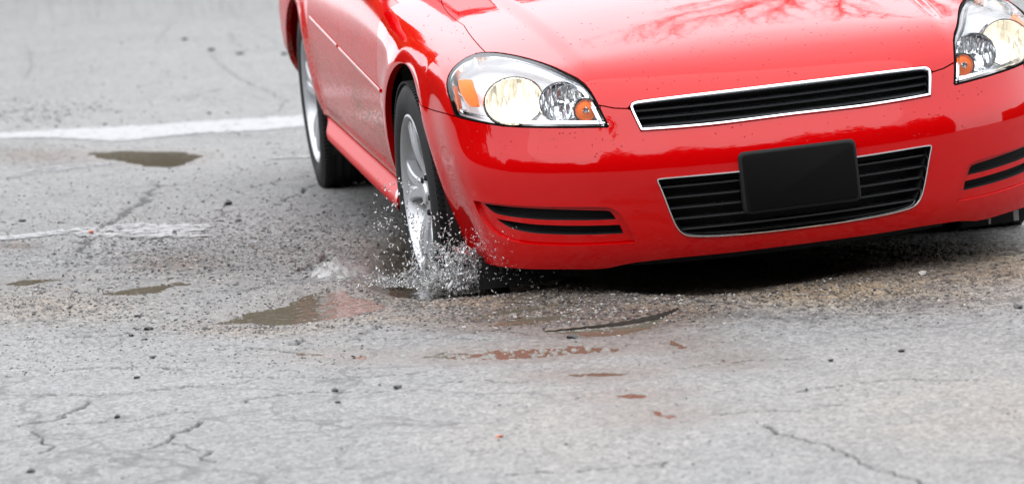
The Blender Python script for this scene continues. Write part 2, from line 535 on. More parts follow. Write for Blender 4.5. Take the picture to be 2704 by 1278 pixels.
# ---- outlines traced on the car's right side, mirrored for the left
Z3 = lambda l: [(1100 + a / 3.045, 80 + b / 3.045) for a, b in l]
Z4 = lambda l: [(1600 + a / 2.03, 120 + b / 2.03) for a, b in l]
Z6 = lambda l: [(1200 + a / 3.045, 450 + b / 3.045) for a, b in l]
HL_PX = Z3([(552, 178), (480, 186), (400, 220), (340, 260), (290, 308), (255, 363), (240, 430), (248, 500), (270, 570), (290, 640), (305, 688),
            (345, 705), (450, 730), (560, 752), (700, 772), (850, 781), (1000, 784), (1200, 785), (1400, 783), (1536, 780), (1542, 768),
            (1512, 708), (1477, 638), (1442, 568), (1402, 498), (1357, 438), (1290, 386), (1200, 341), (1100, 294), (1000, 258), (900, 228), (800, 204), (700, 186), (620, 178)])
HL3 = P(*HL_PX); HL = to_ae(HL3)
UG_HALF = P((2060, 222), (1945, 235.8), (1797, 253), (1684, 267), (1671, 271), (1664.5, 279), (1665, 290), (1693, 347), (1790, 340.5), (1895, 331), (1990, 319), (2070, 308.5))
LG_HALF = P((2105, 432), (1947, 451), (1850, 460), (1745, 469), (1735, 472), (1734, 479), (1745, 502), (1757, 533), (1772, 573), (1786, 603), (1802, 619), (1822, 625.5), (1876, 625.8), (1945, 621.5), (2043, 612), (2122, 602))
BOT_HALF = P((2125, 645), (2043, 655), (1945, 667), (1800, 681), (1748, 686.5), (1676, 695), (1640, 702), (1610, 709), (1570, 712.5), (1495, 712.5), (1400, 712), (1341, 708), (1290, 698), (1262, 690))

# ---- body panels
def side_line(a, b, n=12, s=-1):
    o = np.array([side_pt(a[0] + (b[0] - a[0]) * t, a[1] + (b[1] - a[1]) * t) for t in np.linspace(0, 1, n)]); return o


def top_line(a, b, n=12):
    return np.array([top_pt(a[0] + (b[0] - a[0]) * t, a[1] + (b[1] - a[1]) * t) for t in np.linspace(0, 1, n)])


def arch(cy, a0, a1, n=26, r=.388):
    return np.array([side_pt(cy - r * math.cos(t), .34 + r * math.sin(t)) for t in np.radians(np.linspace(a0, a1, n))])


def both(half):
    """half outline on the right (x<0), first and last point on the centreline"""
    h = np.array(half, float); h[0, 0] = 0; h[-1, 0] = 0
    return np.concatenate([h, mir(h[::-1][1:-1])])


SEAM_HG = P((1584, 279), (1622, 286.5), (1657, 287.5))
SHUT = P((1281, 138.5), (1225, 68), (1165, 0))
SHUT = np.concatenate([SHUT, top_line((-.688, .62), (-.70, .98), 4)])
SEAM_FB = P((1200, 308), (1150, 293.5), (1112, 280))

hood_half = np.concatenate([UG_HALF[0:6], SEAM_HG[::-1], HL3[22:], HL3[:1], SHUT[1:], top_line((-.5, 1.03), (0, 1.10), 5)])
panel('hood', to_ae(both(hood_half)), step=.42, mat=PAINT, parent=CAR, gap=.055, lip=.022)

BEZ = to_ae(P(*Z6([(150, 243), (300, 265), (500, 283), (700, 292), (950, 296), (1150, 294), (1260, 301), (1325, 338), (1385, 430), (1440, 530), (1452, 580), (1300, 592), (1100, 602), (900, 604), (700, 599), (550, 586), (430, 561), (330, 511), (250, 431), (190, 341)])))
SLOT1 = to_ae(P(*Z6([(212, 275), (300, 288), (450, 302), (650, 315), (850, 322), (1050, 328), (1225, 330), (1258, 345), (1295, 402), (1100, 410), (900, 410), (700, 406), (500, 390), (350, 368), (285, 345)])))
SLOT2 = to_ae(P(*Z6([(310, 396), (450, 420), (600, 440), (800, 451), (1000, 453), (1200, 450), (1325, 445), (1354, 517), (1150, 526), (950, 528), (750, 523), (600, 512), (480, 490), (395, 455)])))
BEZ, SLOT1, SLOT2 = smooth_poly(BEZ, 2, 60), smooth_poly(SLOT1, 1, 60), smooth_poly(SLOT2, 1, 60)
LG = smooth_poly(to_ae(both(LG_HALF)), 2, 80)
arch_front = arch(0, 52, -34, 24)
bump_half = np.concatenate([UG_HALF[::-1][:6], SEAM_HG[::-1], HL3[22:9:-1], SEAM_FB, arch_front, BOT_HALF[::-1]])
panel('front_bumper', to_ae(both(bump_half)), [LG, BEZ, mir(BEZ)], step=.42, mat=PAINT, parent=CAR, gap=.05, lip=.022, hole_lip=.02)

arch_f_rear = arch(0, 52, 192, 40)[1:]
fend = np.concatenate([SEAM_FB[::-1][:1], arch_f_rear, side_line((.40, .235), (.43, .235), 2), side_line((.43, .235), (.46, .60), 9),
                       side_line((.46, .60), (.56, .86), 6), top_line((-.80, .80), (-.70, .98), 4), SHUT[::-1], HL3[:11], SEAM_FB[:-1]])
fdoor = np.concatenate([side_line((.43, .325), (.46, .60), 8), side_line((.46, .60), (.56, .86), 6), top_line((-.80, .80), (-.76, 1.5), 8),
                        side_line((1.5, .86), (1.5, .325), 10), side_line((1.5, .325), (.43, .325), 12)[1:-1]])
arch_r_front = arch(2.81, 2, 58, 16)
rdoor = np.concatenate([side_line((1.5, .325), (1.5, .86), 10), top_line((-.76, 1.5), (-.76, 2.55), 10), arch_r_front[::-1], side_line((2.41, .325), (1.5, .325), 10)[:-1]])
skirt = np.concatenate([side_line((.43, .322), (2.36, .322), 24), side_line((2.20, .255), (.43, .235), 24)])
qp = np.concatenate([top_line((-.76, 2.57), (-.76, 3.5), 10), side_line((3.66, .86), (3.66, .24), 10), side_line((3.3, .235), (3.2, .235), 2), arch(2.81, 192, 58, 40)])
for sgn in (-1, 1):
    f = (lambda a: a) if sgn == -1 else mir
    panel('fender', to_ae(f(fend)), step=.5, mat=PAINT, parent=CAR, lip=.02)
    panel('front_door', to_ae(f(fdoor)), step=.8, mat=PAINT_DIRTY, parent=CAR, lip=.02)
    panel('rear_door', to_ae(f(rdoor)), step=1.0, mat=PAINT_DIRTY, parent=CAR, lip=.02)
    panel('side_skirt', to_ae(f(skirt)), step=.6, mat=PAINT_SILL, parent=CAR, lip=.02)
    panel('quarter_panel', to_ae(f(qp)), step=1.0, mat=PAINT_DIRTY, parent=CAR, lip=.02)
azs, azt = 161.0, 199.0
panel('rear_bumper', [(azs, 5.0), (azt, 5.0), (azt, 13.5), (azs, 13.5)], step=1.2, mat=PAINT, parent=CAR)
panel('trunk_lid', [(azs, 13.5), (azt, 13.5), (197, 17.5), (194, 21.5), (166, 21.5), (163, 17.5)], step=1.2, mat=PAINT, parent=CAR)

# ---- cabin
def quad_patch(name, a, b, c, d, mat, n=8, bulge=.03, thick=.02):
    a, b, c, d = map(lambda v: np.array(v, float), (a, b, c, d)); nn = np.cross(b - a, d - a); nn /= np.linalg.norm(nn)
    g = []
    for i in range(n + 1):
        for j in range(n + 1):
            u, v = i / n, j / n
            g.append((a * (1 - u) + b * u) * (1 - v) + (d * (1 - u) + c * u) * v + nn * bulge * 4 * u * (1 - u) * (1 if bulge else 0) * .6)
    m = len(g); g += [p - nn * thick for p in g]; F = []
    for i in range(n):
        for j in range(n):
            q = (i * (n + 1) + j, (i + 1) * (n + 1) + j, (i + 1) * (n + 1) + j + 1, i * (n + 1) + j + 1); F.append(q); F.append(tuple(k + m for k in q[::-1]))
    e = [i * (n + 1) for i in range(n + 1)] + [n * (n + 1) + j for j in range(1, n + 1)] + [i * (n + 1) + n for i in range(n - 1, -1, -1)] + [j for j in range(n - 1, 0, -1)]
    for k in range(len(e)): p, q = e[k], e[(k + 1) % len(e)]; F.append((q, p, p + m, q + m))
    return MB().add(g, F).build(name, mat, CAR)


quad_patch('windshield', (-.70, 1.0, .925), (.70, 1.0, .925), (.56, 1.78, 1.40), (-.56, 1.78, 1.40), GLASS_DARK, bulge=.08)
quad_patch('roof', (-.58, 1.76, 1.405), (.58, 1.76, 1.405), (.56, 2.95, 1.425), (-.56, 2.95, 1.425), PAINT, bulge=.07)
quad_patch('rear_window', (.66, 3.42, .955), (-.66, 3.42, .955), (-.55, 2.97, 1.41), (.55, 2.97, 1.41), GLASS_DARK, bulge=.06)
for s in (-1, 1):
    q = [(s * .77, 1.02, .90), (s * .75, 1.98, .91), (s * .60, 2.02, 1.39), (s * .60, 1.80, 1.39)]
    quad_patch('front_side_window', *(q if s > 0 else [q[1], q[0], q[3], q[2]]), GLASS_DARK, bulge=0)
    q = [(s * .75, 2.04, .91), (s * .74, 3.30, .93), (s * .59, 2.94, 1.40), (s * .60, 2.06, 1.39)]
    quad_patch('rear_side_window', *(q if s > 0 else [q[1], q[0], q[3], q[2]]), GLASS_DARK, bulge=0)
    for nm, pts in (('front_pillar', [(s * .735, .99, .905), (s * .585, 1.79, 1.40)]), ('rear_pillar', [(s * .70, 3.40, .94), (s * .57, 2.96, 1.41)])):
        MB().sweep(pts, [(-.035, -.02), (.035, -.02), (.03, .02), (-.03, .02)], [(s, 0, .4)] * 2).build(nm, PAINT, CAR)
    # door mirror
    m = MB(); cx, cy, cz = s * .985, .98, .985
    V = []; n = 14
    for i in range(9):
        t = i / 8; r = math.sin(math.pi * min(.5, t * .62)) if i else .02
        for k in range(n):
            a = 2 * math.pi * k / n; ca, sa = math.cos(a), math.sin(a); e = .7
            V.append((cx + .105 * r * math.copysign(abs(ca) ** e, ca), cy - .06 + .12 * t, cz + .068 * r * math.copysign(abs(sa) ** e, sa)))
    F = [(i * n + k, i * n + (k + 1) % n, (i + 1) * n + (k + 1) % n, (i + 1) * n + k) for i in range(8) for k in range(n)] + [tuple(range(8 * n, 9 * n)), tuple(range(n))[::-1]]
    mo = m.add(V, F).build('door_mirror', PAINT, CAR)
    MB().sweep([(s * .80, .98, .915), (s * .86, .98, .93), (s * .91, .98, .955)], [(-.03, -.012), (.03, -.012), (.03, .012), (-.03, .012)], [(0, 0, 1)] * 3).build('mirror_arm', BLACK, mo)

# ---- underside and wheel wells
m = MB()
m.box((0, 1.55, .33), (1.16, 4.5, .22)); m.box((0, -.12, .34), (1.0, 1.2, .16)); m.box((0, 1.4, .27), (1.72, 1.9, .06))
m.box((0, 2.2, .60), (1.2, 3.3, .30))
m.build('underbody', LINER, CAR, smooth=False)
for cy in (0.0, 2.81):
    for s in (-1, 1):
        m = MB(); V = []; n = 28
        for x in (s * .50, s * .865):
            for k in range(n + 1):
                a = math.radians(-25 + 230 * k / n); V.append((x, cy - .405 * math.cos(a), .34 + .405 * math.sin(a)))
        F = [(k, k + 1, n + 2 + k, n + 1 + k) for k in range(n)]; F.append(tuple(range(n + 1)))
        m.add(V, F).build('wheel_well', LINER, CAR)
# air dam under the bumper, dark
pts = [front_pt(x, .24) + np.array([0, .035, -.03]) for x in np.linspace(-.44, .44, 41)]
pts = [p + np.array([0, .09, .016]) for p in pts]
MB().sweep(pts, [(-.004, -.025), (.004, -.025), (.004, .03), (-.004, .03)], [(0, 0, 1)] * 41).build('air_dam', LINER, CAR)

# short black air deflectors ahead of the front tyres
for s in (-1, 1):
    MB().box((s * .70, -.60, .185), (.24, .012, .09)).box((s * .70, -.55, .225), (.24, .11, .01)).build('air_deflector', LINER, CAR, smooth=False)

# ---- trims
def ring(name, ae, width, proud, mat, parent, depth=.012, step=.25):
    c = inset(densify(ae, step), width / 2)
    p, n = surf(c); w = width / 2 / 57.3 * 2.05
    prof = [(-w, -depth), (w, -depth), (w, proud * .4), (w * .55, proud), (-w * .55, proud), (-w, proud * .4)]
    return MB().sweep(p, prof, n, closed=True).build(name, mat, parent, auto=50)


UG = smooth_poly(to_ae(both(UG_HALF)), 2, 45)


def slats(parent, fr, zl, zr_fn, xe_fn, name='slat', inset_y=.014, h=.0045, dep=.024):
    for t in fr:
        z0 = zl + (zr_fn - zl) * t; xe = xe_fn(z0) - .006
        xs = np.linspace(-xe, xe, 41); p = front_pts(np.stack([xs, np.full(41, z0)], 1)) + np.array([0, inset_y, 0])
        V = []
        for q in p:
            for dy, dz in ((0, -h / 2), (0, h / 2), (dep, h * .9), (dep, -h * .1)): V.append(q + (0, dy, dz))
        F = [(i * 4 + k, i * 4 + (k + 1) % 4, i * 4 + 4 + (k + 1) % 4, i * 4 + 4 + k) for i in range(40) for k in range(4)] + [(3, 2, 1, 0), (160, 161, 162, 163)]
        MB().add(V, F).build(name, LOUVER, parent, auto=20)


g = panel('upper_grille', inset(UG, .12), step=.8, mat=LINER, parent=CAR, off=-.075, lip=-.066, gap=0)
ring('chrome_frame', UG, .235, .005, CHROME, g)
slats(g, (.30, .60, .90), .650, .583, lambda z: np.interp(z, [.58, .635, .65], [.401, .414, .405]))
g = panel('lower_grille', inset(LG, .10), step=.8, mat=LINER, parent=CAR, off=-.075, lip=-.066, gap=0)
ring('chrome_frame', LG, .15, .004, CHROME, g)
slats(g, (.17, .34, .51, .68, .85), .457, .284, lambda z: np.interp(z, [.289, .298, .316, .349, .448], [.306, .326, .340, .352, .381]), dep=.03)
for s in (-1, 1):
    f = (lambda a: a) if s == -1 else mir
    v = panel('fog_vent', inset(f(BEZ), .03), [f(SLOT1), f(SLOT2)], step=.3, mat=PAINT, parent=CAR, off=-.011, lip=.0, gap=0, hole_lip=.03)
    for sl in (SLOT1, SLOT2):
        panel('slot_liner', inset(f(sl), -.05), step=.6, mat=LINER, parent=v, off=-.045, lip=-.033, gap=0)

# ---- licence plate panel (blank)
def rrect(w, h, r, n=6):
    o = []
    for cx, cz, a0 in ((w / 2 - r, h / 2 - r, 0), (-w / 2 + r, h / 2 - r, 90), (-w / 2 + r, -h / 2 + r, 180), (w / 2 - r, -h / 2 + r, 270)):
        for k in range(n + 1): a = math.radians(a0 + 90 * k / n); o.append((cx + r * math.cos(a), cz + r * math.sin(a)))
    return o


def plate_mesh(name, w, h, r, t, y0, mat, parent, bev=.003):
    tilt = math.radians(6.5); c = np.array([-.004, -1.098, .4225])
    ex = np.array([1, 0, 0]); ez = np.array([0, math.sin(tilt), math.cos(tilt)]); ey = np.array([0, math.cos(tilt), -math.sin(tilt)])
    L0 = rrect(w, h, r); L1 = rrect(w - 2 * bev, h - 2 * bev, r - bev * .5); n = len(L0)
    V = [c + ex * a + ez * b + ey * (y0 + t) for a, b in L0] + [c + ex * a + ez * b + ey * (y0 + bev) for a, b in L0] + [c + ex * a + ez * b + ey * y0 for a, b in L1]
    F = [tuple(range(n)), tuple(range(2 * n, 3 * n))[::-1]]
    for q in (0, n):
        for k in range(n): l = (k + 1) % n; F.append((q + k, q + n + k, q + n + l, q + l))
    return MB().add(V, F).build(name, mat, parent, auto=60)


pl = plate_mesh('license_plate', .322, .166, .016, .022, .004, BLACK, CAR)
plate_mesh('plate_face', .306, .150, .012, .006, .0, PLATE, pl, bev=.0015)

# ---- headlights
def stripes_mat(name, col, emis, es, sc, metal=.9, rough=.12):
    m, t, b = mat_new(name); N = t.nodes.new; K = t.links.new
    b.inputs['Base Color'].default_value = (*col, 1); b.inputs['Metallic'].default_value = metal; b.inputs['Roughness'].default_value = rough
    c = N('ShaderNodeTexCoord'); v = N('ShaderNodeTexVoronoi'); v.inputs['Scale'].default_value = sc
    mp = N('ShaderNodeMapping'); mp.inputs['Scale'].default_value = (1, .3, .25); K(c.outputs['Object'], mp.inputs[0]); K(mp.outputs[0], v.inputs['Vector'])
    bp = N('ShaderNodeBump'); bp.inputs['Strength'].default_value = 1; bp.inputs['Distance'].default_value = .006; K(v.outputs['Distance'], bp.inputs['Height']); K(bp.outputs[0], b.inputs['Normal'])
    if es:
        r = N('ShaderNodeMapRange'); r.inputs['From Min'].default_value = 0; r.inputs['From Max'].default_value = 1; r.inputs['To Min'].default_value = es * .25; r.inputs['To Max'].default_value = es
        sp = N('ShaderNodeSeparateColor'); K(v.outputs['Color'], sp.inputs[0]); K(sp.outputs[0], r.inputs['Value']); K(r.outputs[0], b.inputs['Emission Strength'])
        b.inputs['Emission Color'].default_value = (*emis, 1)
    return m


LOWBEAM = stripes_mat('lit_reflector', (.40, .38, .33), (1, .88, .68), .62, 110, .6, .2)
HIGHBEAM = stripes_mat('facet_reflector', (.70, .71, .74), (1, 1, 1), 0, 70)
HOUSE = simple('housing_bright', (.82, .83, .85), .30, .3)
HL_S = smooth_poly(HL, 1, 60)
AMB = to_ae(P(*Z3([(310, 368), (345, 362), (425, 360), (436, 480), (452, 600), (400, 606), (360, 560), (325, 500), (306, 430)])))
LAMPS = P((1348, 261), (1476, 262), (1543.5, 288))


def mirror_x(v): return np.array([-v[0], v[1], v[2]])


for s in (-1, 1):
    f = (lambda a: a) if s == -1 else mir
    fx = (lambda a: a) if s == -1 else mirror_x
    h = panel('headlight', inset(f(HL_S), .10), step=.35, mat=HOUSE, parent=CAR, off=-.055, lip=-.05, gap=0)
    panel('lens', inset(f(HL_S), .22), step=.5, mat=LENS, parent=h, off=.002, lip=0, gap=0)
    ring('gasket', inset(f(HL_S), .02), .095, .001, GASKET, h, depth=.014)
    rim = inset(f(HL_S), .30)
    ring('chrome_edge', rim, .26, -.014, CHROME, h, depth=.03)
    for k, (c, rx, rz, dep, mt, nm) in enumerate(((LAMPS[0], .080, .066, .030, LOWBEAM, 'low_beam_reflector'), (LAMPS[1], .058, .054, .028, HIGHBEAM, 'high_beam_reflector'))):
        n = body_n(c[None])[0]; ax = n * .45 + np.array([-.05, -.85, .1]); ax /= np.linalg.norm(ax)
        c = fx(c); ax = fx(ax); n = fx(n); cc = c - n * .020
        prof = [(1.0, 0)] + [(q, -dep * (1 - q * q)) for q in (.9, .75, .6, .45, .3, .15, .02)]
        m = MB(); m.lathe(prof, ax, 48, cc, rx, rz); m.build(nm, mt, h)
        m = MB(); m.lathe([(.96, -.002), (.985, .004), (1.03, .004), (1.07, -.004), (1.07, -.012)], ax, 48, cc, rx, rz); m.build('chrome_ring', CHROME, h)
        m = MB(); m.lathe([(.0, .004), (.006, .003), (.010, -.004), (.010, -dep)], ax, 16, cc - ax * (dep * .45)); m.build('bulb', BULB if k == 0 else CHROME, h)
    c = LAMPS[2]; n = body_n(c[None])[0]; ax = n * .4 + np.array([0, -.9, 0]); ax /= np.linalg.norm(ax); c = fx(c); ax = fx(ax); n = fx(n); cc = c - n * .014
    m = MB(); m.lathe([(.0, .008), (.010, .007), (.019, .003), (.026, -.004), (.026, -.02)], ax, 32, cc); m.build('turn_signal', AMBER, h)
    m = MB(); m.lathe([(.0262, -.004), (.029, .002), (.034, .002), (.037, -.02)], ax, 32, cc); m.build('chrome_ring', CHROME, h)
    m = MB(); m.lathe([(.0, .004), (.006, .003), (.009, .0)], ax, 20, cc + ax * .008); m.build('bulb_cap', CHROME, h)
    panel('amber_reflector', f(AMB), step=.3, mat=AMBER, parent=h, off=-.016, lip=.012, gap=0)

# ---- side moulding and skirt details
for s in (-1, 1):
    for a, b in (((.44, .608), (1.47, .652)), ((1.53, .655), (2.36, .690))):
        l = side_line(a, b, 20); n = body_n(l)
        if s == 1: l, n = mir(l), mir(n)
        MB().sweep(l, [(-.006, -.004), (.006, -.004), (.006, .002), (.003, .0035), (-.003, .0035), (-.006, .002)], n).build('side_moulding', PAINT, CAR, auto=50)

# small tabs hanging under the left front corner
for px, w, hh in (((2683, 572), .015, .03), ((2613, 588), .006, .016)):
    d = px_dirs([px])[0]; t = (-.70 - CAM[1]) / d[1]; c = np.array(CAM[:3]) + d * t
    MB().box(c + (0, 0, .004), (w, .004, hh)).box(c + (0, .01, hh / 2), (w, .03, .004)).build('mounting_tab', simple('tab_grey', (.35, .35, .34), .5), CAR)

# washer nozzles, wipers cowl
MB().sweep([(x, 1.08 - .05 * (x / .7) ** 2, .945 - .03 * (x / .7) ** 2) for x in np.linspace(-.68, .68, 15)], [(-.06, -.01), (.06, -.01), (.06, .008), (-.06, .008)], [(0, 0, 1)] * 15).build('cowl', BLACK, CAR)


# ---- wheels
def tyre_prof():
    R, w = .338, .1125; r0 = .232
    pr = [(r0, w - .022), (r0 + .006, w - .012), (r0 + .012, w - .008), (r0 + .035, w - .001), (r0 + .055, w), (R - .028, w - .006), (R - .012, w - .016), (R - .003, w - .032)]
    for a in (.062, .030, .0):
        pr += [(R - .0005, a + .012), (R, a + .008), (R - .008, a + .006), (R - .008, a - .001)] if a else [(R, .006), (R - .008, .003)]
    o = pr + [(r, -h) for r, h in pr[::-1]]
    return o


def make_wheel():
    W = bpy.data.objects.new('wheel', None); COL.objects.link(W)
    t = MB().lathe(tyre_prof(), (1, 0, 0), 72)
    for k in range(120):      # shoulder tread blocks
        a = 2 * math.pi * k / 120
        for sx in (-1, 1):
            c = np.array([sx * .088, .3345 * math.cos(a), .3345 * math.sin(a)]); R3 = [[1, 0, 0], [0, math.cos(a), -math.sin(a)], [0, math.sin(a), math.cos(a)]]
            t.box(c, (.030, .007, .011), R3)
    t.build('tyre', RUBBER, W, auto=30)
    r = MB(); w = .098
    r.lathe([(.240, w - .002), (.241, w + .004), (.235, w + .007), (.229, w + .002), (.224, w - .010), (.214, w - .035), (.205, .02), (.205, -.09), (.236, -.10)], (1, 0, 0), 72)
    for k in range(5):        # five broad split spokes
        a0 = 2 * math.pi * k / 5 + .3
        for off in (-.19, .19):
            V = []
            for q in np.linspace(0, 1, 9):
                rad = .045 + (.226 - .045) * q; aa = a0 + off * (.55 + .45 * q); hw = .020 - .004 * math.sin(math.pi * q) + .004 * q
                xo = w - .032 + .024 * q ** 1.3 + .012 * math.sin(math.pi * q)
                cy, cz = math.cos(aa), math.sin(aa); ty, tz = -cz, cy
                for dx, dw in ((-.03, 1.0), (-.004, 1.0), (0.0, .72), (.0, -.72), (-.004, -1.0), (-.03, -1.0)):
                    V.append((xo + dx, rad * cy + ty * hw * dw, rad * cz + tz * hw * dw))
            F = [(i * 6 + j, i * 6 + (j + 1) % 6, i * 6 + 6 + (j + 1) % 6, i * 6 + 6 + j) for i in range(8) for j in range(6)]
            r.add(V, F)
    r.lathe([(.0, w - .014), (.030, w - .015), (.034, w - .022), (.062, w - .028), (.078, w - .036), (.080, w - .07)], (1, 0, 0), 40)
    r.build('rim', ALLOY, W, auto=30)
    for k in range(5):
        n = MB(); a = 2 * math.pi * (k + .5) / 5 + .3
        n.lathe([(0, .012), (.008, .012), (.010, .008), (.011, -.01)], (1, 0, 0), 6, (w - .030, .055 * math.cos(a), .055 * math.sin(a)))
        n.build('lug_nut', BLACK, W)
    n = MB().lathe([(.195, -.01), (.06, -.005), (.06, -.03), (.195, -.035)], (1, 0, 0), 40); n.build('brake_disc', simple('brake_steel', (.12, .12, .12), .5, .8), W)
    return W


W0 = make_wheel()
first = True
for cy in (0.0, 2.81):
    for s in (-1, 1):
        if first: w = W0; first = False
        else:
            w = W0.copy(); COL.objects.link(w)
            for ch in list(W0.children):
                c = ch.copy(); COL.objects.link(c); c.parent = w
        w.parent = CAR
        zc = .338 if not (cy > 1 and s == 1) else .262
        w.location = (s * .787, cy, zc)
        w.rotation_euler = (0.35 * cy + s, 0, (0 if s == 1 else math.pi) + (math.radians(2.0) if cy == 0 else 0))

# ------------------------------------------------------------------ ground
FOOT = CW[:2, 3].copy()
HEAD = np.array([-CW[0, 2], -CW[1, 2]]); HEAD /= np.linalg.norm(HEAD); SIDE = np.array([HEAD[1], -HEAD[0]])
CAMH = CW[2, 3]


def to_px(x, y, z=0.0):
    d = np.stack([x - CW[0, 3], y - CW[1, 3], np.broadcast_to(z - CW[2, 3], x.shape)], -1)
    a = d @ CW[:3, 0]; b = d @ CW[:3, 1]; c = -(d @ CW[:3, 2]); c = np.where(c > .5, c, 1e9)
    return PX_W / 2 + CAM[6] * a / c, PX_H / 2 - CAM[6] * b / c


PUDDLES = [  # full-resolution outlines of standing water
    [(238, 405), (320, 402), (453, 403), (489, 409), (520, 414), (482, 435), (458, 441), (404, 436), (320, 421)],
    [(6, 753), (64, 739), (190, 737), (123, 746), (64, 753)],
    [(265, 779), (345, 761), (438, 751), (468, 743), (537, 748), (468, 759), (419, 772), (345, 779)],
    [(578, 853), (655, 829), (752, 810), (799, 790), (849, 772), (888, 770), (915, 784), (966, 793), (1010, 804), (997, 818), (927, 830), (884, 838), (822, 849), (741, 857), (655, 856)],
    [(1125, 941), (1183, 932), (1300, 931), (1384, 923), (1550, 914), (1660, 922), (1523, 935), (1411, 946), (1300, 948), (1183, 948)],
    [(1480, 991), (1560, 986), (1670, 984), (1640, 993), (1530, 995)],
    [(1622, 1047), (1660, 1041), (1716, 1042), (1690, 1051)],
    [(1733, 1087), (1745, 1096), (1780, 1095), (1792, 1101), (1765, 1105), (1738, 1099)],
    [(1772, 900), (1786, 908), (1814, 915), (1800, 921), (1776, 911)],
    [(1898, 944), (1914, 951), (1928, 964), (1908, 958)],
    [(836, 934), (884, 935), (884, 942), (840, 941)],
    [(926, 939), (968, 940), (962, 950), (935, 947)],
    [(1470, 878), (1560, 871), (1634, 866), (1700, 856), (1760, 838), (1720, 868), (1640, 886), (1560, 889)],
    [(1205, 848), (1276, 833), (1354, 817), (1440, 806), (1500, 806), (1400, 822), (1300, 846)],
    [(1280, 862), (1380, 838), (1490, 832), (1500, 842), (1400, 858)],
]
PUD_W = [ground_px(p) for p in PUDDLES]
LEDGE = ground_px([(1440, 878), (1489, 874), (1578, 867), (1645, 860), (1723, 846), (1768, 832), (1800, 814)])
PIT = ground_px([(1000, 752), (1040, 775), (1130, 785), (1250, 782), (1350, 772), (1430, 760), (1470, 730), (1420, 690), (1300, 640), (1120, 620), (1050, 650), (1000, 700)])
PITC = np.array([-.80, .02])
SHADE_HOLLOW = ground_px([(1440, 738), (1560, 762), (1700, 778), (1850, 782), (1980, 770), (2120, 748), (2260, 716), (2220, 690), (1900, 690), (1500, 690)])
WATER_PIT = -.030
CRACKS = [([(423, 488), (394, 521), (374, 541), (345, 560), (315, 580), (276, 602), (246, 629), (217, 654), (205, 672)], .0134), ([(844, 488), (808, 501), (779, 521), (749, 535), (735, 545)], .012),
          ([(591, 570), (575, 580), (542, 590), (502, 602)], .007), ([(665, 499), (724, 481), (768, 474)], .005), ([(867, 674), (850, 690), (828, 703), (803, 718)], .012),
          ([(33, 1135), (109, 1124), (168, 1102), (217, 1083), (239, 1064)], .006), ([(150, 1128), (272, 1124), (348, 1118), (435, 1102), (516, 1091)], .003),
          ([(82, 1146), (120, 1173), (141, 1189), (98, 1205), (33, 1211)], .004), ([(516, 1118), (462, 1151), (435, 1178), (380, 1192)], .006), ([(473, 1173), (522, 1200), (571, 1222)], .004),
          ([(571, 928), (707, 928), (760, 934), (837, 935)], .005), ([(766, 917), (790, 910), (810, 904)], .006), ([(0, 1059), (120, 1052), (326, 1045), (462, 1029), (614, 1021), (652, 1007)], .003),
          ([(598, 1002), (842, 1002), (1033, 999), (1130, 992)], .003), ([(636, 1070), (761, 1048), (924, 1041), (1082, 1036)], .004),
          ([(2035, 1134), (2057, 1162), (2135, 1176), (2202, 1190), (2246, 1215), (2330, 1246), (2391, 1274), (2440, 1300)], .0035), ([(1912, 1101), (2040, 1093), (2168, 1084), (2258, 1073)], .004),
          ([(1300, 1265), (1511, 1251), (1612, 1240), (1773, 1229)], .004), ([(1729, 979), (1857, 967), (1940, 956), (2150, 948)], .004),
          ([(560, 150), (586, 176), (621, 203), (655, 221), (707, 241), (752, 272), (731, 296), (690, 310)], .014), ([(493, 269), (538, 248), (586, 238)], .012),
          ([(605, 20), (617, 38), (640, 52)], .016), ([(600, 90), (614, 107), (638, 128)], .016), ([(669, 86), (707, 103), (741, 121), (775, 131)], .02),
          ([(700, 760), (640, 772), (600, 775), (520, 768)], .006), ([(0, 905), (160, 900), (330, 893)], .004), ([(560, 345), (655, 362), (790, 352)], .008),
          ([(2100, 1040), (2260, 1020), (2420, 1012), (2560, 1015)], .003), ([(900, 905), (1080, 898), (1300, 902)], .004), ([(1150, 1020), (1300, 1012), (1480, 1015)], .003),
          ([(120, 990), (300, 975), (520, 985)], .004), ([(60, 215), (85, 180), (70, 120)], .02), ([(410, 120), (445, 70), (470, 60)], .02)]


def blob(px, py, cx, cy, rx, ry):
    return np.exp(-(((px - cx) / rx) ** 2 + ((py - cy) / ry) ** 2))


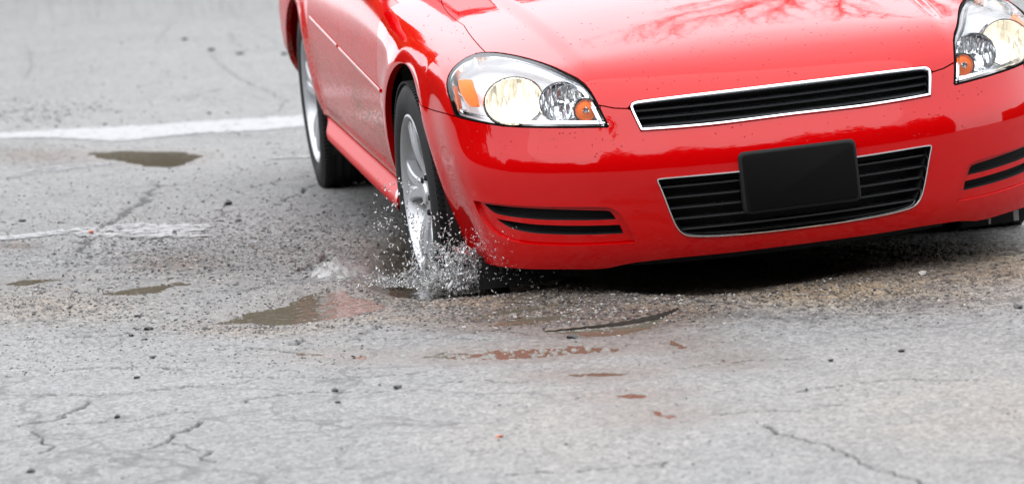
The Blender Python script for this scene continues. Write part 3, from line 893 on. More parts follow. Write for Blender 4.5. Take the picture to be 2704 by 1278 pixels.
def ground_fields(x, y):
    """height, tint rgb, wetness, paint-wear of the road at world x, y"""
    px, py = to_px(x, y); near = (px > -300) & (px < 3000) & (py > -120) & (py < 1500)
    pts = np.stack([x, y], 1)
    f1 = fbm(x, y, 1.3, 3, 1); f2 = fbm(x, y, 9, 4, 5); f3 = fbm(x, y, 55, 3, 9, .6); f4 = fbm(x, y, 170, 2, 13, .6); f5 = fbm(x, y, 24, 3, 17, .6)
    h = .0065 + .006 * (f1 - .5) + .005 * (f2 - .5) + .0035 * (f3 - .5)
    g = np.zeros(len(x))       # gravelly ground
    for c in ((1250, 795, 380, 45, .9), (2150, 780, 520, 60, .9), (2600, 740, 260, 70, .7), (1560, 825, 260, 42, .9), (480, 695, 190, 45, .9), (280, 690, 330, 60, .5), (110, 820, 260, 60, .7),
              (640, 870, 260, 28, .6), (40, 655, 80, 14, .9), (90, 415, 190, 28, .6), (60, 295, 170, 28, .45), (900, 640, 240, 90, .45), (2350, 700, 420, 70, .8)):
        g = np.maximum(g, c[4] * blob(px, py, *c[:4]))
    g = np.clip(g * 1.25 * (.55 + .9 * f2), 0, 1) * near
    h = h + g * .012 * (f5 - .45) + g * .006 * (f4 - .5)
    brown = np.zeros(len(x))
    for c in ((480, 700, 150, 30, .9), (1560, 835, 260, 30, .9), (1330, 850, 160, 22, .6), (820, 690, 260, 45, .30), (2300, 720, 500, 30, .45), (40, 655, 70, 10, .9), (100, 415, 170, 22, .6), (560, 735, 200, 20, .3)):
        brown = np.maximum(brown, c[4] * blob(px, py, *c[:4]))
    tan = np.zeros(len(x))
    for c in ((1250, 790, 360, 42, .9), (2150, 770, 520, 50, 1), (2600, 720, 260, 60, .8), (1750, 820, 200, 30, .8), (120, 815, 260, 45, .55), (680, 872, 200, 22, .7), (1000, 845, 300, 18, .6), (2600, 1100, 600, 160, .22), (1500, 1150, 400, 120, .18)):
        tan = np.maximum(tan, c[4] * blob(px, py, *c[:4]))
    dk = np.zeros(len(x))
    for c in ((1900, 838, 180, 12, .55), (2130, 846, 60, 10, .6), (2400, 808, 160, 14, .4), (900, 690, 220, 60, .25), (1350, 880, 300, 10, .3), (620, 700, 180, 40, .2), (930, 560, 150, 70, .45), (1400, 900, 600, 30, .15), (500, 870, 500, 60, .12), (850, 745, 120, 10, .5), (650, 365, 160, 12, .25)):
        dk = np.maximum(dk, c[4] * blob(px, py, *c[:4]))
    lt = np.zeros(len(x))
    for c in ((700, 800, 120, 16, .6), (100, 700, 90, 25, .5), (200, 655, 200, 16, .7), (420, 640, 220, 22, .5), (900, 730, 120, 22, .5), (300, 1000, 700, 120, .25), (1500, 1150, 900, 130, .25), (1600, 870, 250, 6, .3)):
        lt = np.maximum(lt, c[4] * blob(px, py, *c[:4]))
    # standing water
    wet = np.zeros(len(x))
    for i, pw in enumerate(PUD_W):
        lo, hi = pw.min(0) - .45, pw.max(0) + .45
        k = np.where((x > lo[0]) & (x < hi[0]) & (y > lo[1]) & (y < hi[1]))[0]
        if not len(k): continue
        d = seg_dist(pts[k], pw); s = np.where(in_poly(pts[k], pw), 1, -1) * d
        w = .10 if i == 0 else (.055 if i < 5 else .014)
        mm = sstep(-.22, -.02, s); h[k] = h[k] * (1 - mm) + mm * (.0014 + .0022 * (f3[k] - .5) + .0016 * (f2[k] - .5))
        m = sstep(-w * .8, w * .5, s - (.030 if i in (1, 2) else .014 if i < 5 else .004) + (f2[k] - .5) * w * 1.4 + (f5[k] - .5) * (.07 if i < 5 else .02) + (f3[k] - .5) * (.05 if i < 5 else .01))
        h[k] = h[k] * (1 - m) + m * (-.006 + (.032 * (f3[k] - .42) if i == 4 else .022 * (f3[k] - .45) if i > 4 else .011 * (f5[k] - .5) + .006 * (f3[k] - .5)) + .008 * (f2[k] - .5) * (.4 if i else .2)); wet[k] = np.maximum(wet[k], sstep(-.30, .02, s) * .9)
    # pothole
    k = np.where((np.abs(x - PITC[0]) < 1.2) & (np.abs(y - PITC[1]) < 1.5))[0]
    if len(k):
        d = seg_dist(pts[k], PIT); s = np.where(in_poly(pts[k], PIT), 1, -1) * d + (f2[k] - .5) * .06
        h[k] = h[k] - .11 * sstep(-.03, .20, s) - .012 * sstep(-.10, .02, s); wet[k] = np.maximum(wet[k], sstep(-.35, 0, s)); brown[k] = np.maximum(brown[k], .6 * sstep(-.1, .1, s))
    k = np.where((x > SHADE_HOLLOW[:, 0].min() - .4) & (x < SHADE_HOLLOW[:, 0].max() + .4) & (y > SHADE_HOLLOW[:, 1].min() - .4) & (y < SHADE_HOLLOW[:, 1].max() + .4))[0]
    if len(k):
        d = seg_dist(pts[k], SHADE_HOLLOW); s = np.where(in_poly(pts[k], SHADE_HOLLOW), 1, -1) * d + (f2[k] - .5) * .10 + (f5[k] - .5) * .05
        h[k] = h[k] - .022 * sstep(-.08, .16, s); brown[k] = np.maximum(brown[k], .8 * sstep(-.12, .06, s)); dk[k] = np.maximum(dk[k], .30 * sstep(-.03, .08, s)); wet[k] = np.maximum(wet[k], sstep(-.2, .05, s))  # muddy dip, tinted dark to widen the shadow band under the bumper
    # other tyres keep the ground just below them
    for wx, wy, wz in WHEELS_W:
        rr = np.hypot((x - wx) / .13, (y - wy) / .10); m = sstep(1.6, .8, rr); h = h * (1 - m) + np.minimum(h, wz - .001) * m
    # cracks
    ck = np.zeros(len(x))
    for pl_, w in CRACKS:
        c = ground_px(pl_); lo, hi = c.min(0) - .12, c.max(0) + .12
        k = np.where((x > lo[0]) & (x < hi[0]) & (y > lo[1]) & (y < hi[1]))[0]
        if not len(k): continue
        wob = np.stack([fbm(x[k], y[k], 14, 3, 31) - .5, fbm(x[k], y[k], 14, 3, 37) - .5], 1) * .07
        d = seg_dist(pts[k] + wob, c, False); w2 = (max(w, .0045) * (1.5 if w > .013 else 1) if w < .0135 else .009) * (.35 + 1.3 * f5[k])
        ck[k] = np.maximum(ck[k], sstep(w2 * 1.15, w2 * .35, d) * sstep(.12, .30, f2[k]) * (1 if w < .0135 else .6))
    h = h - ck * .010
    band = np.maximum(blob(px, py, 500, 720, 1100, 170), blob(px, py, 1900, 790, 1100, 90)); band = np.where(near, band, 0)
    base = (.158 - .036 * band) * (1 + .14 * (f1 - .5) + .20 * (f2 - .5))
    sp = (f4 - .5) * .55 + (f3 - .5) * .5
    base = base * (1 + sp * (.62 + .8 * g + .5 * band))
    rgb = np.stack([base * 1.0, base * 1.0, base * .965], 1)

    def mixc(m, col):
        nonlocal rgb
        m = np.clip(m, 0, 1)[:, None]; rgb = rgb * (1 - m) + m * np.array(col) * .50 * (base / .158)[:, None]
    mixc(lt * .6, (.43, .435, .44)); mixc(tan * (.45 + 1.1 * f2), (.40, .295, .185)); mixc(brown * (.5 + 1.0 * f5), (.19, .125, .08))
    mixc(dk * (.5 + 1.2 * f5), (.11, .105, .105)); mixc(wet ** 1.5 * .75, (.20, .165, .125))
    gr_ = sstep(-13.5, -15.5, y + 1.5 * f1); rgb = rgb * (1 - gr_)[:, None] + gr_[:, None] * np.array([.035, .045, .02])  # unseen dark grass behind the camera, added to darken the bumper's reflections
    pit = (f3 < .36) * .6 + (f4 < .30) * .5
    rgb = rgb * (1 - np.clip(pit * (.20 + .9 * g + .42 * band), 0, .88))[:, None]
    rgb = rgb * (1 - .93 * ck)[:, None]
    return h, np.clip(rgb, .01, .8), np.clip(wet, 0, 1), g


WHEELS_W = []
for _o in [o for o in CAR.children if o.name.startswith('wheel') and not o.name.startswith('wheel_')]:
    q = M_CAR @ Vector((_o.location.x, _o.location.y, _o.location.z - .338)); WHEELS_W.append((q.x, q.y, q.z))

dep = np.concatenate([np.radians(np.linspace(13.2, 2.2, 860))])
r = CAMH / np.tan(dep)
r = np.concatenate([np.linspace(.05, r[0], 14)[:-1], r, np.geomspace(r[-1] * 1.02, 2600, 46)])
a = np.radians(np.linspace(-10.6, 10.6, 1250))
a = np.concatenate([np.linspace(-math.pi, a[0], 50)[:-1], a, np.linspace(a[-1], math.pi, 50)[1:]])
A, Rr = np.meshgrid(a, r)
GX = (FOOT[0] + Rr * (np.cos(A) * HEAD[0] + np.sin(A) * SIDE[0])).ravel(); GY = (FOOT[1] + Rr * (np.cos(A) * HEAD[1] + np.sin(A) * SIDE[1])).ravel()
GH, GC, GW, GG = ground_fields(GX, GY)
GH = np.where(Rr.ravel() > 60, 0, GH)
nr, na = A.shape
i, j = np.meshgrid(np.arange(nr - 1), np.arange(na - 1), indexing='ij'); q = (i * na + j).ravel()
F4 = np.stack([q, q + na, q + na + 1, q + 1], 1)
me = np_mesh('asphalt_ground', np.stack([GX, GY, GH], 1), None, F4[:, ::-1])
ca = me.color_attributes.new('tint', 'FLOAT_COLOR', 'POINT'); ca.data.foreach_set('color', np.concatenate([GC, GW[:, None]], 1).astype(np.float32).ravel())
del A, Rr, GX, GY, GC, F4


def asphalt_mat():
    m, t, b = mat_new('wet_asphalt'); N = t.nodes.new; K = t.links.new
    at = N('ShaderNodeAttribute'); at.attribute_name = 'tint'; c = N('ShaderNodeTexCoord')
    v = N('ShaderNodeTexVoronoi'); v.inputs['Scale'].default_value = 150; K(c.outputs['Object'], v.inputs['Vector'])
    sc = N('ShaderNodeSeparateColor'); K(v.outputs['Color'], sc.inputs[0])
    n = N('ShaderNodeTexNoise'); n.inputs['Scale'].default_value = 75; n.inputs['Detail'].default_value = 6; n.inputs['Roughness'].default_value = .7; K(c.outputs['Object'], n.inputs['Vector'])
    r1 = N('ShaderNodeMapRange'); r1.inputs['To Min'].default_value = .58; r1.inputs['To Max'].default_value = 1.40; K(sc.outputs[0], r1.inputs['Value'])
    r2 = N('ShaderNodeMapRange'); r2.inputs['From Min'].default_value = .30; r2.inputs['From Max'].default_value = .62; r2.inputs['To Min'].default_value = .72; r2.inputs['To Max'].default_value = 1.12; K(n.outputs[0], r2.inputs['Value'])
    mu = N('ShaderNodeMath'); mu.operation = 'MULTIPLY'; K(r1.outputs[0], mu.inputs[0]); K(r2.outputs[0], mu.inputs[1])
    x = N('ShaderNodeMixRGB'); x.blend_type = 'MULTIPLY'; x.inputs[0].default_value = 1; K(at.outputs['Color'], x.inputs[1]); K(mu.outputs[0], x.inputs[2]); 
    dn = N('ShaderNodeTexNoise'); dn.inputs['Scale'].default_value = 3.5; dn.inputs['Detail'].default_value = 6; K(c.outputs['Object'], dn.inputs['Vector'])
    dm = N('ShaderNodeMixRGB'); dm.inputs[0].default_value = .22; K(c.outputs['Object'], dm.inputs[1]); K(dn.outputs['Color'], dm.inputs[2])
    last = x
    for sc_, th, ms, lo_ in ((1.7, .012, .45, .41), (5.5, .030, .8, .49)):
        ve = N('ShaderNodeTexVoronoi'); ve.feature = 'DISTANCE_TO_EDGE'; ve.inputs['Scale'].default_value = sc_; K(dm.outputs[0], ve.inputs['Vector'])
        e1 = N('ShaderNodeMapRange'); e1.inputs['From Min'].default_value = th; e1.inputs['From Max'].default_value = th * .3; K(ve.outputs['Distance'], e1.inputs['Value'])
        mn = N('ShaderNodeTexNoise'); mn.inputs['Scale'].default_value = ms; mn.inputs['Detail'].default_value = 5; K(c.outputs['Object'], mn.inputs['Vector'])
        e2 = N('ShaderNodeMapRange'); e2.inputs['From Min'].default_value = lo_; e2.inputs['From Max'].default_value = lo_ + .08; e2.inputs['To Max'].default_value = .52; K(mn.outputs[0], e2.inputs['Value'])
        em = N('ShaderNodeMath'); em.operation = 'MULTIPLY'; K(e1.outputs[0], em.inputs[0]); K(e2.outputs[0], em.inputs[1])
        xx = N('ShaderNodeMixRGB'); xx.inputs[2].default_value = (.03, .028, .027, 1); K(em.outputs[0], xx.inputs[0]); K(last.outputs[0], xx.inputs[1]); last = xx
    K(last.outputs[0], b.inputs['Base Color'])
    r3 = N('ShaderNodeMapRange'); r3.inputs['To Min'].default_value = .62; r3.inputs['To Max'].default_value = .42; K(at.outputs['Alpha'], r3.inputs['Value']); K(r3.outputs[0], b.inputs['Roughness'])
    bp = N('ShaderNodeBump'); bp.inputs['Strength'].default_value = .7; bp.inputs['Distance'].default_value = .0025
    ad = N('ShaderNodeMath'); ad.operation = 'MULTIPLY_ADD'; ad.inputs[1].default_value = -.6; K(v.outputs['Distance'], ad.inputs[0]); K(n.outputs[0], ad.inputs[2]); K(ad.outputs[0], bp.inputs['Height']); K(bp.outputs[0], b.inputs['Normal'])
    return m


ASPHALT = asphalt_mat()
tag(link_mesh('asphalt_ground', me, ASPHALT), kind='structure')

# ---- standing water
def water_mat(name, col, ripple, sc, rough=.02):
    m, t, b = mat_new(name); N = t.nodes.new; K = t.links.new
    b.inputs['Base Color'].default_value = (*col, 1); b.inputs['Roughness'].default_value = rough; b.inputs['IOR'].default_value = 1.33
    c = N('ShaderNodeTexCoord'); n = N('ShaderNodeTexNoise'); n.inputs['Scale'].default_value = sc; n.inputs['Detail'].default_value = 3; K(c.outputs['Object'], n.inputs['Vector'])
    bp = N('ShaderNodeBump'); bp.inputs['Strength'].default_value = 1; bp.inputs['Distance'].default_value = ripple; K(n.outputs[0], bp.inputs['Height']); K(bp.outputs[0], b.inputs['Normal'])
    return m


WATER = water_mat('muddy_water', (.105, .092, .068), .0022, 24)
WATER_RUFFLED = water_mat('ruffled_muddy_water', (.06, .05, .036), .004, 26, .06)
for i, pw in enumerate(PUD_W):
    o_ = inset(pw, -(.16 if i == 0 else .05)); c = o_.mean(0); n = len(o_)
    MB().add([(x, y, 0.0) for x, y in o_] + [(x, y, -.02) for x, y in o_], [tuple(range(n)) if area2(o_) > 0 else tuple(range(n))[::-1]]).build('puddle', WATER, smooth=False)['kind'] = 'structure'
o_ = inset(PIT, -.04); n = len(o_)
MB().add([(x, y, WATER_PIT) for x, y in o_], [tuple(range(n)) if area2(o_) > 0 else tuple(range(n))[::-1]]).build('pothole_water', WATER_RUFFLED, smooth=False)['kind'] = 'structure'


# ---- raised broken lip of asphalt at the front of the pothole
def lip():
    n = 60; t = np.linspace(0, 1, n); L_ = LEDGE; d = np.concatenate([[0], np.cumsum(np.hypot(*np.diff(L_, axis=0).T))]); d /= d[-1]
    sx, sy = Spl(list(zip(d, L_[:, 0]))), Spl(list(zip(d, L_[:, 1]))); x, y = sx(t), sy(t); V = []
    for i in range(n):
        e = math.sin(math.pi * t[i]) ** .8 * (.35 + .65 * t[i]); hh = .014 * e; b = .004
        for dx, z in ((-.010 * e - .004, -.01), (-.007 * e - .002, .001), (-.003, b + hh * .6), (.0, b + hh), (.006, b + hh * .97), (.016, b + hh * .75), (.034, b + hh * .3), (.055, -.01)):
            V.append((x[i], y[i] + dx, z + (0 if dx < 0 else .0012 * math.sin(i * 1.7 + dx * 90))))
    m = 8; F = [(i * m + k, (i + 1) * m + k, (i + 1) * m + k + 1, i * m + k + 1) for i in range(n - 1) for k in range(m - 1)]
    o = MB().add(V, F).build('asphalt_lip', [ASPH_LIP, LIP_FACE], auto=28); o['kind'] = 'structure'
    for p in o.data.polygons: p.material_index = 1 if p.index % (m - 1) < 3 else 0


LIP_FACE = simple('wet_dark_asphalt', (.026, .019, .014), .6, var=.4, scale=40, bump=.3, spec=.15)
ASPH_LIP = simple('gritty_tan_asphalt', (.10, .078, .058), .6, var=.55, scale=160, bump=1.0)
lip()


# ---- painted lines
def line_mat(name, wear, alb=1.0):
    m = bpy.data.materials.new(name); m.use_nodes = True; t = m.node_tree; b = t.nodes['Principled BSDF']; N = t.nodes.new; K = t.links.new
    b.inputs['Roughness'].default_value = .5
    c = N('ShaderNodeTexCoord'); n = N('ShaderNodeTexNoise'); n.inputs['Scale'].default_value = 26; n.inputs['Detail'].default_value = 8; n.inputs['Roughness'].default_value = .75; K(c.outputs['Object'], n.inputs['Vector'])
    n2 = N('ShaderNodeTexNoise'); n2.inputs['Scale'].default_value = 120; n2.inputs['Detail'].default_value = 3; K(c.outputs['Object'], n2.inputs['Vector'])
    cl = N('ShaderNodeMapRange'); cl.inputs['To Min'].default_value = .20 * alb; cl.inputs['To Max'].default_value = .33 * alb; K(n2.outputs[0], cl.inputs['Value']); K(cl.outputs[0], b.inputs['Base Color'])
    at = N('ShaderNodeAttribute'); at.attribute_name = 'edge'
    ad = N('ShaderNodeMath'); ad.operation = 'ADD'; K(n.outputs[0], ad.inputs[0]); K(at.outputs['Fac'], ad.inputs[1])
    r = N('ShaderNodeMapRange'); r.inputs['From Min'].default_value = wear; r.inputs['From Max'].default_value = wear + .07; K(ad.outputs[0], r.inputs['Value'])
    tr = N('ShaderNodeBsdfTransparent'); mx = N('ShaderNodeMixShader'); K(r.outputs[0], mx.inputs[0]); K(tr.outputs[0], mx.inputs[1]); K(b.outputs[0], mx.inputs[2])
    K(mx.outputs[0], t.nodes['Material Output'].inputs[0])
    return m


def painted_line(top, bot, wear, na_=220, nb=10, alb=1.0):
    top, bot = ground_px(top), ground_px(bot)

    def res(p, n):
        d = np.concatenate([[0], np.cumsum(np.hypot(*np.diff(p, axis=0).T))]); s = np.linspace(0, d[-1], n); return np.stack([np.interp(s, d, p[:, 0]), np.interp(s, d, p[:, 1])], 1)
    T_, B_ = res(top, na_), res(bot, na_); u = np.linspace(0, 1, nb)
    g = (T_[:, None] * (1 - u)[None, :, None] + B_[:, None] * u[None, :, None]).reshape(-1, 2)
    h, _, _, _ = ground_fields(g[:, 0], g[:, 1])
    i, j = np.meshgrid(np.arange(na_ - 1), np.arange(nb - 1), indexing='ij'); q = (i * nb + j).ravel()
    me = np_mesh('parking_line', np.stack([g[:, 0], g[:, 1], h + .0032], 1), None, np.stack([q, q + 1, q + nb + 1, q + nb], 1)[:, ::-1])
    at = me.attributes.new('edge', 'FLOAT', 'POINT'); e = np.minimum(u, 1 - u) * 2; l = np.linspace(0, 1, na_); le = sstep(0, .04, l) * sstep(0, .30 if alb < 1 else .04, 1 - l)
    at.data.foreach_set('value', ((-.22 + .22 * sstep(0, .45, e))[None, :] + (-.3 + .3 * le)[:, None]).astype(np.float32).ravel())
    o = link_mesh('parking_line', me, line_mat('worn_white_paint', wear, alb)); o['kind'] = 'structure'; return o


painted_line([(-60, 360), (0, 355), (207, 339), (483, 322), (803, 303), (1000, 292)], [(-60, 376), (0, 373), (138, 371), (214, 381), (310, 386), (448, 368), (655, 358), (803, 346), (1000, 336)], .37)
painted_line([(-60, 636), (0, 629), (172, 609), (315, 592), (443, 588), (600, 592), (690, 600)], [(-60, 650), (0, 644), (172, 630), (251, 640), (400, 640), (512, 641), (600, 634), (690, 622)], .42, alb=.86)
painted_line([(10, 462), (100, 445), (200, 432), (345, 424), (420, 420)], [(10, 482), (100, 468), (200, 455), (345, 437), (420, 431)], .47, 120, alb=.85)
painted_line([(705, 420), (760, 416), (830, 412)], [(705, 429), (760, 426), (830, 424)], .44, 60)


# ------------------------------------------------------------------ stones and gravel
def ico(sub):
    import bmesh
    bm = bmesh.new(); bmesh.ops.create_icosphere(bm, subdivisions=sub, radius=1.0)
    v = np.array([p.co[:] for p in bm.verts]); f = np.array([[q.index for q in t.verts] for t in bm.faces]); bm.free(); return v, f


def scatter_mesh(name, pos, size, mats, midx, sub=1, squash=(.5, .9), rough=.28, rotz=True, elong=1.5, tilt=0):
    v0, f0 = ico(sub); n = len(pos); m = len(v0)
    V = np.repeat(v0[None], n, 0) * (1 + rough * (RNG.random((n, m, 1)) - .5) * 2)
    s = np.stack([RNG.uniform(1, elong, n), RNG.uniform(.8, 1.1, n), RNG.uniform(*squash, n)], 1) * size[:, None]; V = V * s[:, None]
    if tilt:
        b = RNG.uniform(-tilt, tilt, n); c, s_ = np.cos(b)[:, None], np.sin(b)[:, None]; V = np.stack([V[..., 0] * c - V[..., 2] * s_, V[..., 1], V[..., 0] * s_ + V[..., 2] * c], -1)
    a = RNG.uniform(0, 2 * math.pi, n); c, s_ = np.cos(a)[:, None], np.sin(a)[:, None]
    V = np.stack([V[..., 0] * c - V[..., 1] * s_, V[..., 0] * s_ + V[..., 1] * c, V[..., 2]], -1) + pos[:, None]
    F = (f0[None] + (np.arange(n) * m)[:, None, None]).reshape(-1, 3)
    me = np_mesh(name, V.reshape(-1, 3), F, smooth=False, matidx=np.repeat(midx, len(f0)))
    return link_mesh(name, me, mats)


ST_DARK = simple('dark_stone', (.030, .028, .027), .5, var=.3, scale=60)
ST_MID = simple('grey_stone', (.12, .115, .11), .55, var=.3, scale=60)
ST_LIGHT = simple('pale_stone', (.30, .28, .26), .6, var=.25, scale=60)
ST_BROWN = simple('brown_stone', (.10, .065, .045), .55, var=.3, scale=60)
ST_ORANGE = simple('orange_chip', (.36, .08, .025), .5, var=.3, scale=60)
STONE_MATS = [ST_DARK, ST_MID, ST_LIGHT, ST_BROWN]
# loose gravel: many where the ground is broken, few elsewhere
cand = []
def add_gravel(n, x0, x1, y0, y1, smin, smax, pd=.5, gauss=False):
    if gauss: p = np.stack([RNG.normal(x0, x1, n), RNG.normal(y0, y1, n)], 1)
    else: p = np.stack([RNG.uniform(x0, x1, n), RNG.uniform(y0, y1, n)], 1)
    s = .80 * (smin + (smax - smin) * RNG.random(n) ** 3.6)
    w = ground_px(p); mi = RNG.choice(4, n, p=[pd, (1 - pd) * .45, (1 - pd) * .3, (1 - pd) * .25]); cand.append((w, s, mi))
add_gravel(4200, 0, 1400, 560, 880, .0016, .0060, .60)
add_gravel(4200, 520, 230, 665, 48, .0018, .0068, .6, True)
add_gravel(3400, 880, 170, 640, 60, .0018, .0058, .5, True)
add_gravel(5200, 1250, 330, 800, 34, .0018, .0052, .35, True)
add_gravel(5200, 2150, 420, 765, 45, .0018, .0052, .30, True)
add_gravel(1300, 1560, 170, 828, 24, .002, .006, .45, True)
add_gravel(1600, 0, 2704, 850, 1278, .0010, .0034, .62)
add_gravel(1200, 0, 1000, 880, 1000, .0012, .0040, .6)
add_gravel(1100, 0, 900, 380, 600, .0022, .0075, .62)
add_gravel(260, 120, 90, 300, 22, .005, .013, .55, True)
add_gravel(330, 0, 760, 0, 330, .004, .012, .55)
add_gravel(1500, 150, 170, 800, 30, .0018, .005, .45, True)
add_gravel(700, 650, 160, 868, 14, .0018, .0052, .45, True)
W_ = np.concatenate([c[0] for c in cand]); S_ = np.concatenate([c[1] for c in cand]); I_ = np.concatenate([c[2] for c in cand])
h, _, _, _ = ground_fields(W_[:, 0], W_[:, 1])
k = h > -.003; W_, S_, I_, h = W_[k], S_[k], I_[k], h[k]
o = scatter_mesh('gravel', np.stack([W_[:, 0], W_[:, 1], h + S_ * .2], 1), S_, STONE_MATS, I_, sub=1, rough=.5, squash=(.35, .8), elong=1.8)
tag(o, 'loose gravel and grit scattered over the broken wet asphalt', 'gravel', kind='stuff')

STONES = [
    ((602, 545), .0175, 0, 'largest black stone, lying alone on grey asphalt left of the rear wheel'),
    ((535, 537), .008, 0, 'small dark stone just left of the largest black stone'),
    ((628, 590), .009, 0, 'dark stone in front of and right of the largest black stone'),
    ((291, 621), .011, 0, 'flat black stone lying on the faded white line beside the long crack'),
    ((241, 622), .010, 4, 'orange chip lying where the long crack meets the faded white line'),
    ((59, 592), .010, 0, 'dark stone at the left edge, behind the faded white line'),
    ((424, 642), .009, 0, 'black stone at the back rim of the brown gravel patch, right one of a pair'),
    ((408, 636), .009, 0, 'black stone at the back rim of the brown gravel patch, left one of a pair'),
    ((351, 636), .009, 0, 'dark lump at the back rim of the brown gravel, left of the pair of stones'),
    ((460, 622), .009, 0, 'dark grey stone behind the brown gravel, right of the pair of black stones'),
    ((394, 880), .012, 0, 'biggest dark stone in front of the gravel at lower left'),
    ((348, 894), .008, 0, 'black stone just left of the biggest dark stone at lower left'),
    ((380, 903), .007, 0, 'small dark stone directly in front of the biggest dark stone at lower left'),
    ((364, 846), .009, 0, 'dark stone behind the biggest one at lower left, left of the long puddle'),
    ((402, 951), .008, 0, 'dark pebble on clean asphalt below the lower left stones'),
    ((363, 1005), .007, 0, 'round black pebble alone on pale asphalt, lower left'),
    ((886, 1040), .008, 0, 'black pebble in the middle foreground, left one of two on a thin crack'),
    ((1050, 1033), .008, 0, 'black pebble in the middle foreground, right one of two on a thin crack'),
    ((891, 1071), .007, 0, 'flat dark chip just in front of the left pebble on the thin crack'),
    ((309, 1111), .008, 0, 'grey pebble on pale asphalt beside the cracks at bottom left'),
    ((82, 1255), .011, 0, 'blurred dark stone in the bottom left corner'),
    ((1318, 1162), .008, 4, 'orange brown chip alone on pale asphalt, bottom middle'),
    ((1509, 895), .011, 0, 'black stone between the curved asphalt ledge and the red tinted puddle'),
    ((1661, 846), .008, 0, 'black stone on tan gravel behind the curved asphalt ledge'),
    ((2433, 731), .014, 2, 'pale rounded pebble on tan gravel in front of the bumper at right'),
    ((2194, 962), .008, 0, 'black pebble on grey asphalt, lower right, left of a lone smaller one'),
    ((2380, 935), .007, 0, 'small black pebble on grey asphalt, right of the larger one'),
    ((2686, 822), .012, 0, 'dark stone at the right edge of the picture'),
    ((489, 109), .030, 0, 'flat dark chip far back on the asphalt, leftmost of three'),
    ((558, 138), .026, 0, 'flat dark chip far back on the asphalt, middle of three'),
    ((635, 147), .026, 0, 'flat dark chip far back on the asphalt, rightmost of three'),
    ((753, 149), .024, 0, 'flat dark chip far back, close beside the rear wheel'),
]
for c, s, mi, lab in STONES:
    w = ground_px([c]); hh = ground_fields(w[:, 0], w[:, 1])[0][0]
    v0, f0 = ico(1); rs = np.random.default_rng(int(c[0] * 7 + c[1]))
    nz_ = 1 + .85 * (rs.random(len(v0)) - .5) + .25 * np.sin(v0 @ rs.normal(size=3) * 2.2)
    V = v0 * nz_[:, None] * np.array([1.25, 1.0, .62]) * s
    a_ = rs.uniform(0, 3); V = np.stack([V[:, 0] * math.cos(a_) - V[:, 1] * math.sin(a_), V[:, 0] * math.sin(a_) + V[:, 1] * math.cos(a_), V[:, 2]], 1)
    nm = 'stone' if mi != 4 else 'brick_chip'
    o = link_mesh(nm, np_mesh(nm, V, f0, smooth=False), [ST_DARK, ST_MID, ST_LIGHT, ST_BROWN, ST_ORANGE][mi], loc=(w[0, 0], w[0, 1], hh + s * .35))
    tag(o, lab, 'stone' if mi != 4 else 'chip', 'loose stones on the asphalt' if mi != 4 else 'orange chips on the asphalt')


# ------------------------------------------------------------------ splash
def glass_water():
    m, t, b = mat_new('clear_water'); b.inputs['Base Color'].default_value = (.93, .95, .95, 1); b.inputs['Roughness'].default_value = .02
    b.inputs['IOR'].default_value = 1.33; b.inputs['Transmission Weight'].default_value = 1.0; return m


SHEET, _t, _b = mat_new('thin_water_sheet'); _b.inputs['Base Color'].default_value = (.26, .26, .25, 1); _b.inputs['Roughness'].default_value = .12; _b.inputs['IOR'].default_value = 1.33
_n = _t.nodes.new('ShaderNodeTexNoise'); _n.inputs['Scale'].default_value = 34; _n.inputs['Detail'].default_value = 4; _c = _t.nodes.new('ShaderNodeTexCoord'); _t.links.new(_c.outputs['Object'], _n.inputs['Vector'])
_r = _t.nodes.new('ShaderNodeMapRange'); _r.inputs['From Min'].default_value = .4; _r.inputs['From Max'].default_value = .65; _r.inputs['To Min'].default_value = .12; _r.inputs['To Max'].default_value = .60; _t.links.new(_n.outputs[0], _r.inputs['Value']); _t.links.new(_r.outputs[0], _b.inputs['Alpha'])
DROP = glass_water(); FOAM = simple('water_foam', (.36, .37, .37), .15, coat=.6)
def ray_at(px, yv):
    """point on the ray of a picture point at world depth y"""
    d = px_dirs(px) @ MC[:3, :3].T; o = CW[:3, 3]; t = (np.asarray(yv) - o[1]) / d[:, 1]; return o + d * t[:, None]


pp, yy, ss, mm = [], [], [], []
for _ in range(125):
    cx = np.clip(RNG.normal(1212, 66), 1070, 1350); top = np.interp(cx, [1040, 1090, 1130, 1180, 1240, 1300, 1350], [740, 738, 715, 655, 650, 680, 725])
    cy = 758 - (758 - top) * RNG.random() ** 1.25; cw = RNG.uniform(-.62, -.18); k = RNG.integers(6, 22)
    for _ in range(k):
        pp.append((cx + RNG.normal(0, 9), cy + RNG.normal(0, 7))); yy.append(cw + RNG.normal(0, .02)); ss.append(RNG.uniform(.0012, .0040) * (2.1 if RNG.random() < .14 else 1)); mm.append(int(RNG.random() < .45))
for n, x0, x1, y0, y1, a0, a1 in ((170, 985, 1120, 470, 700, .001, .0022), (620, 1180, 1370, 600, 740, .0006, .0016), (120, 1080, 1200, 560, 660, .001, .0026), (90, 1330, 1480, 700, 760, .0008, .002), (60, 1180, 1330, 760, 800, .001, .0022)):
    for _ in range(n): pp.append((RNG.uniform(x0, x1), RNG.uniform(y0, y1))); yy.append(RNG.uniform(-.85, -.30)); ss.append(RNG.uniform(a0, a1)); mm.append(int(RNG.random() < .5))
for _ in range(430):
    cx = 1120 - abs(RNG.normal(0, 85)); pp.append((cx, 758 - min(abs(RNG.normal(0, 17 + 20 * max(0, 1 - (1120 - cx) / 150))), 62))); yy.append(RNG.uniform(-.55, -.15)); ss.append(RNG.uniform(.0009, .0026)); mm.append(int(RNG.random() < .45))
pos = ray_at(np.array(pp), np.array(yy)); k = pos[:, 2] > .001
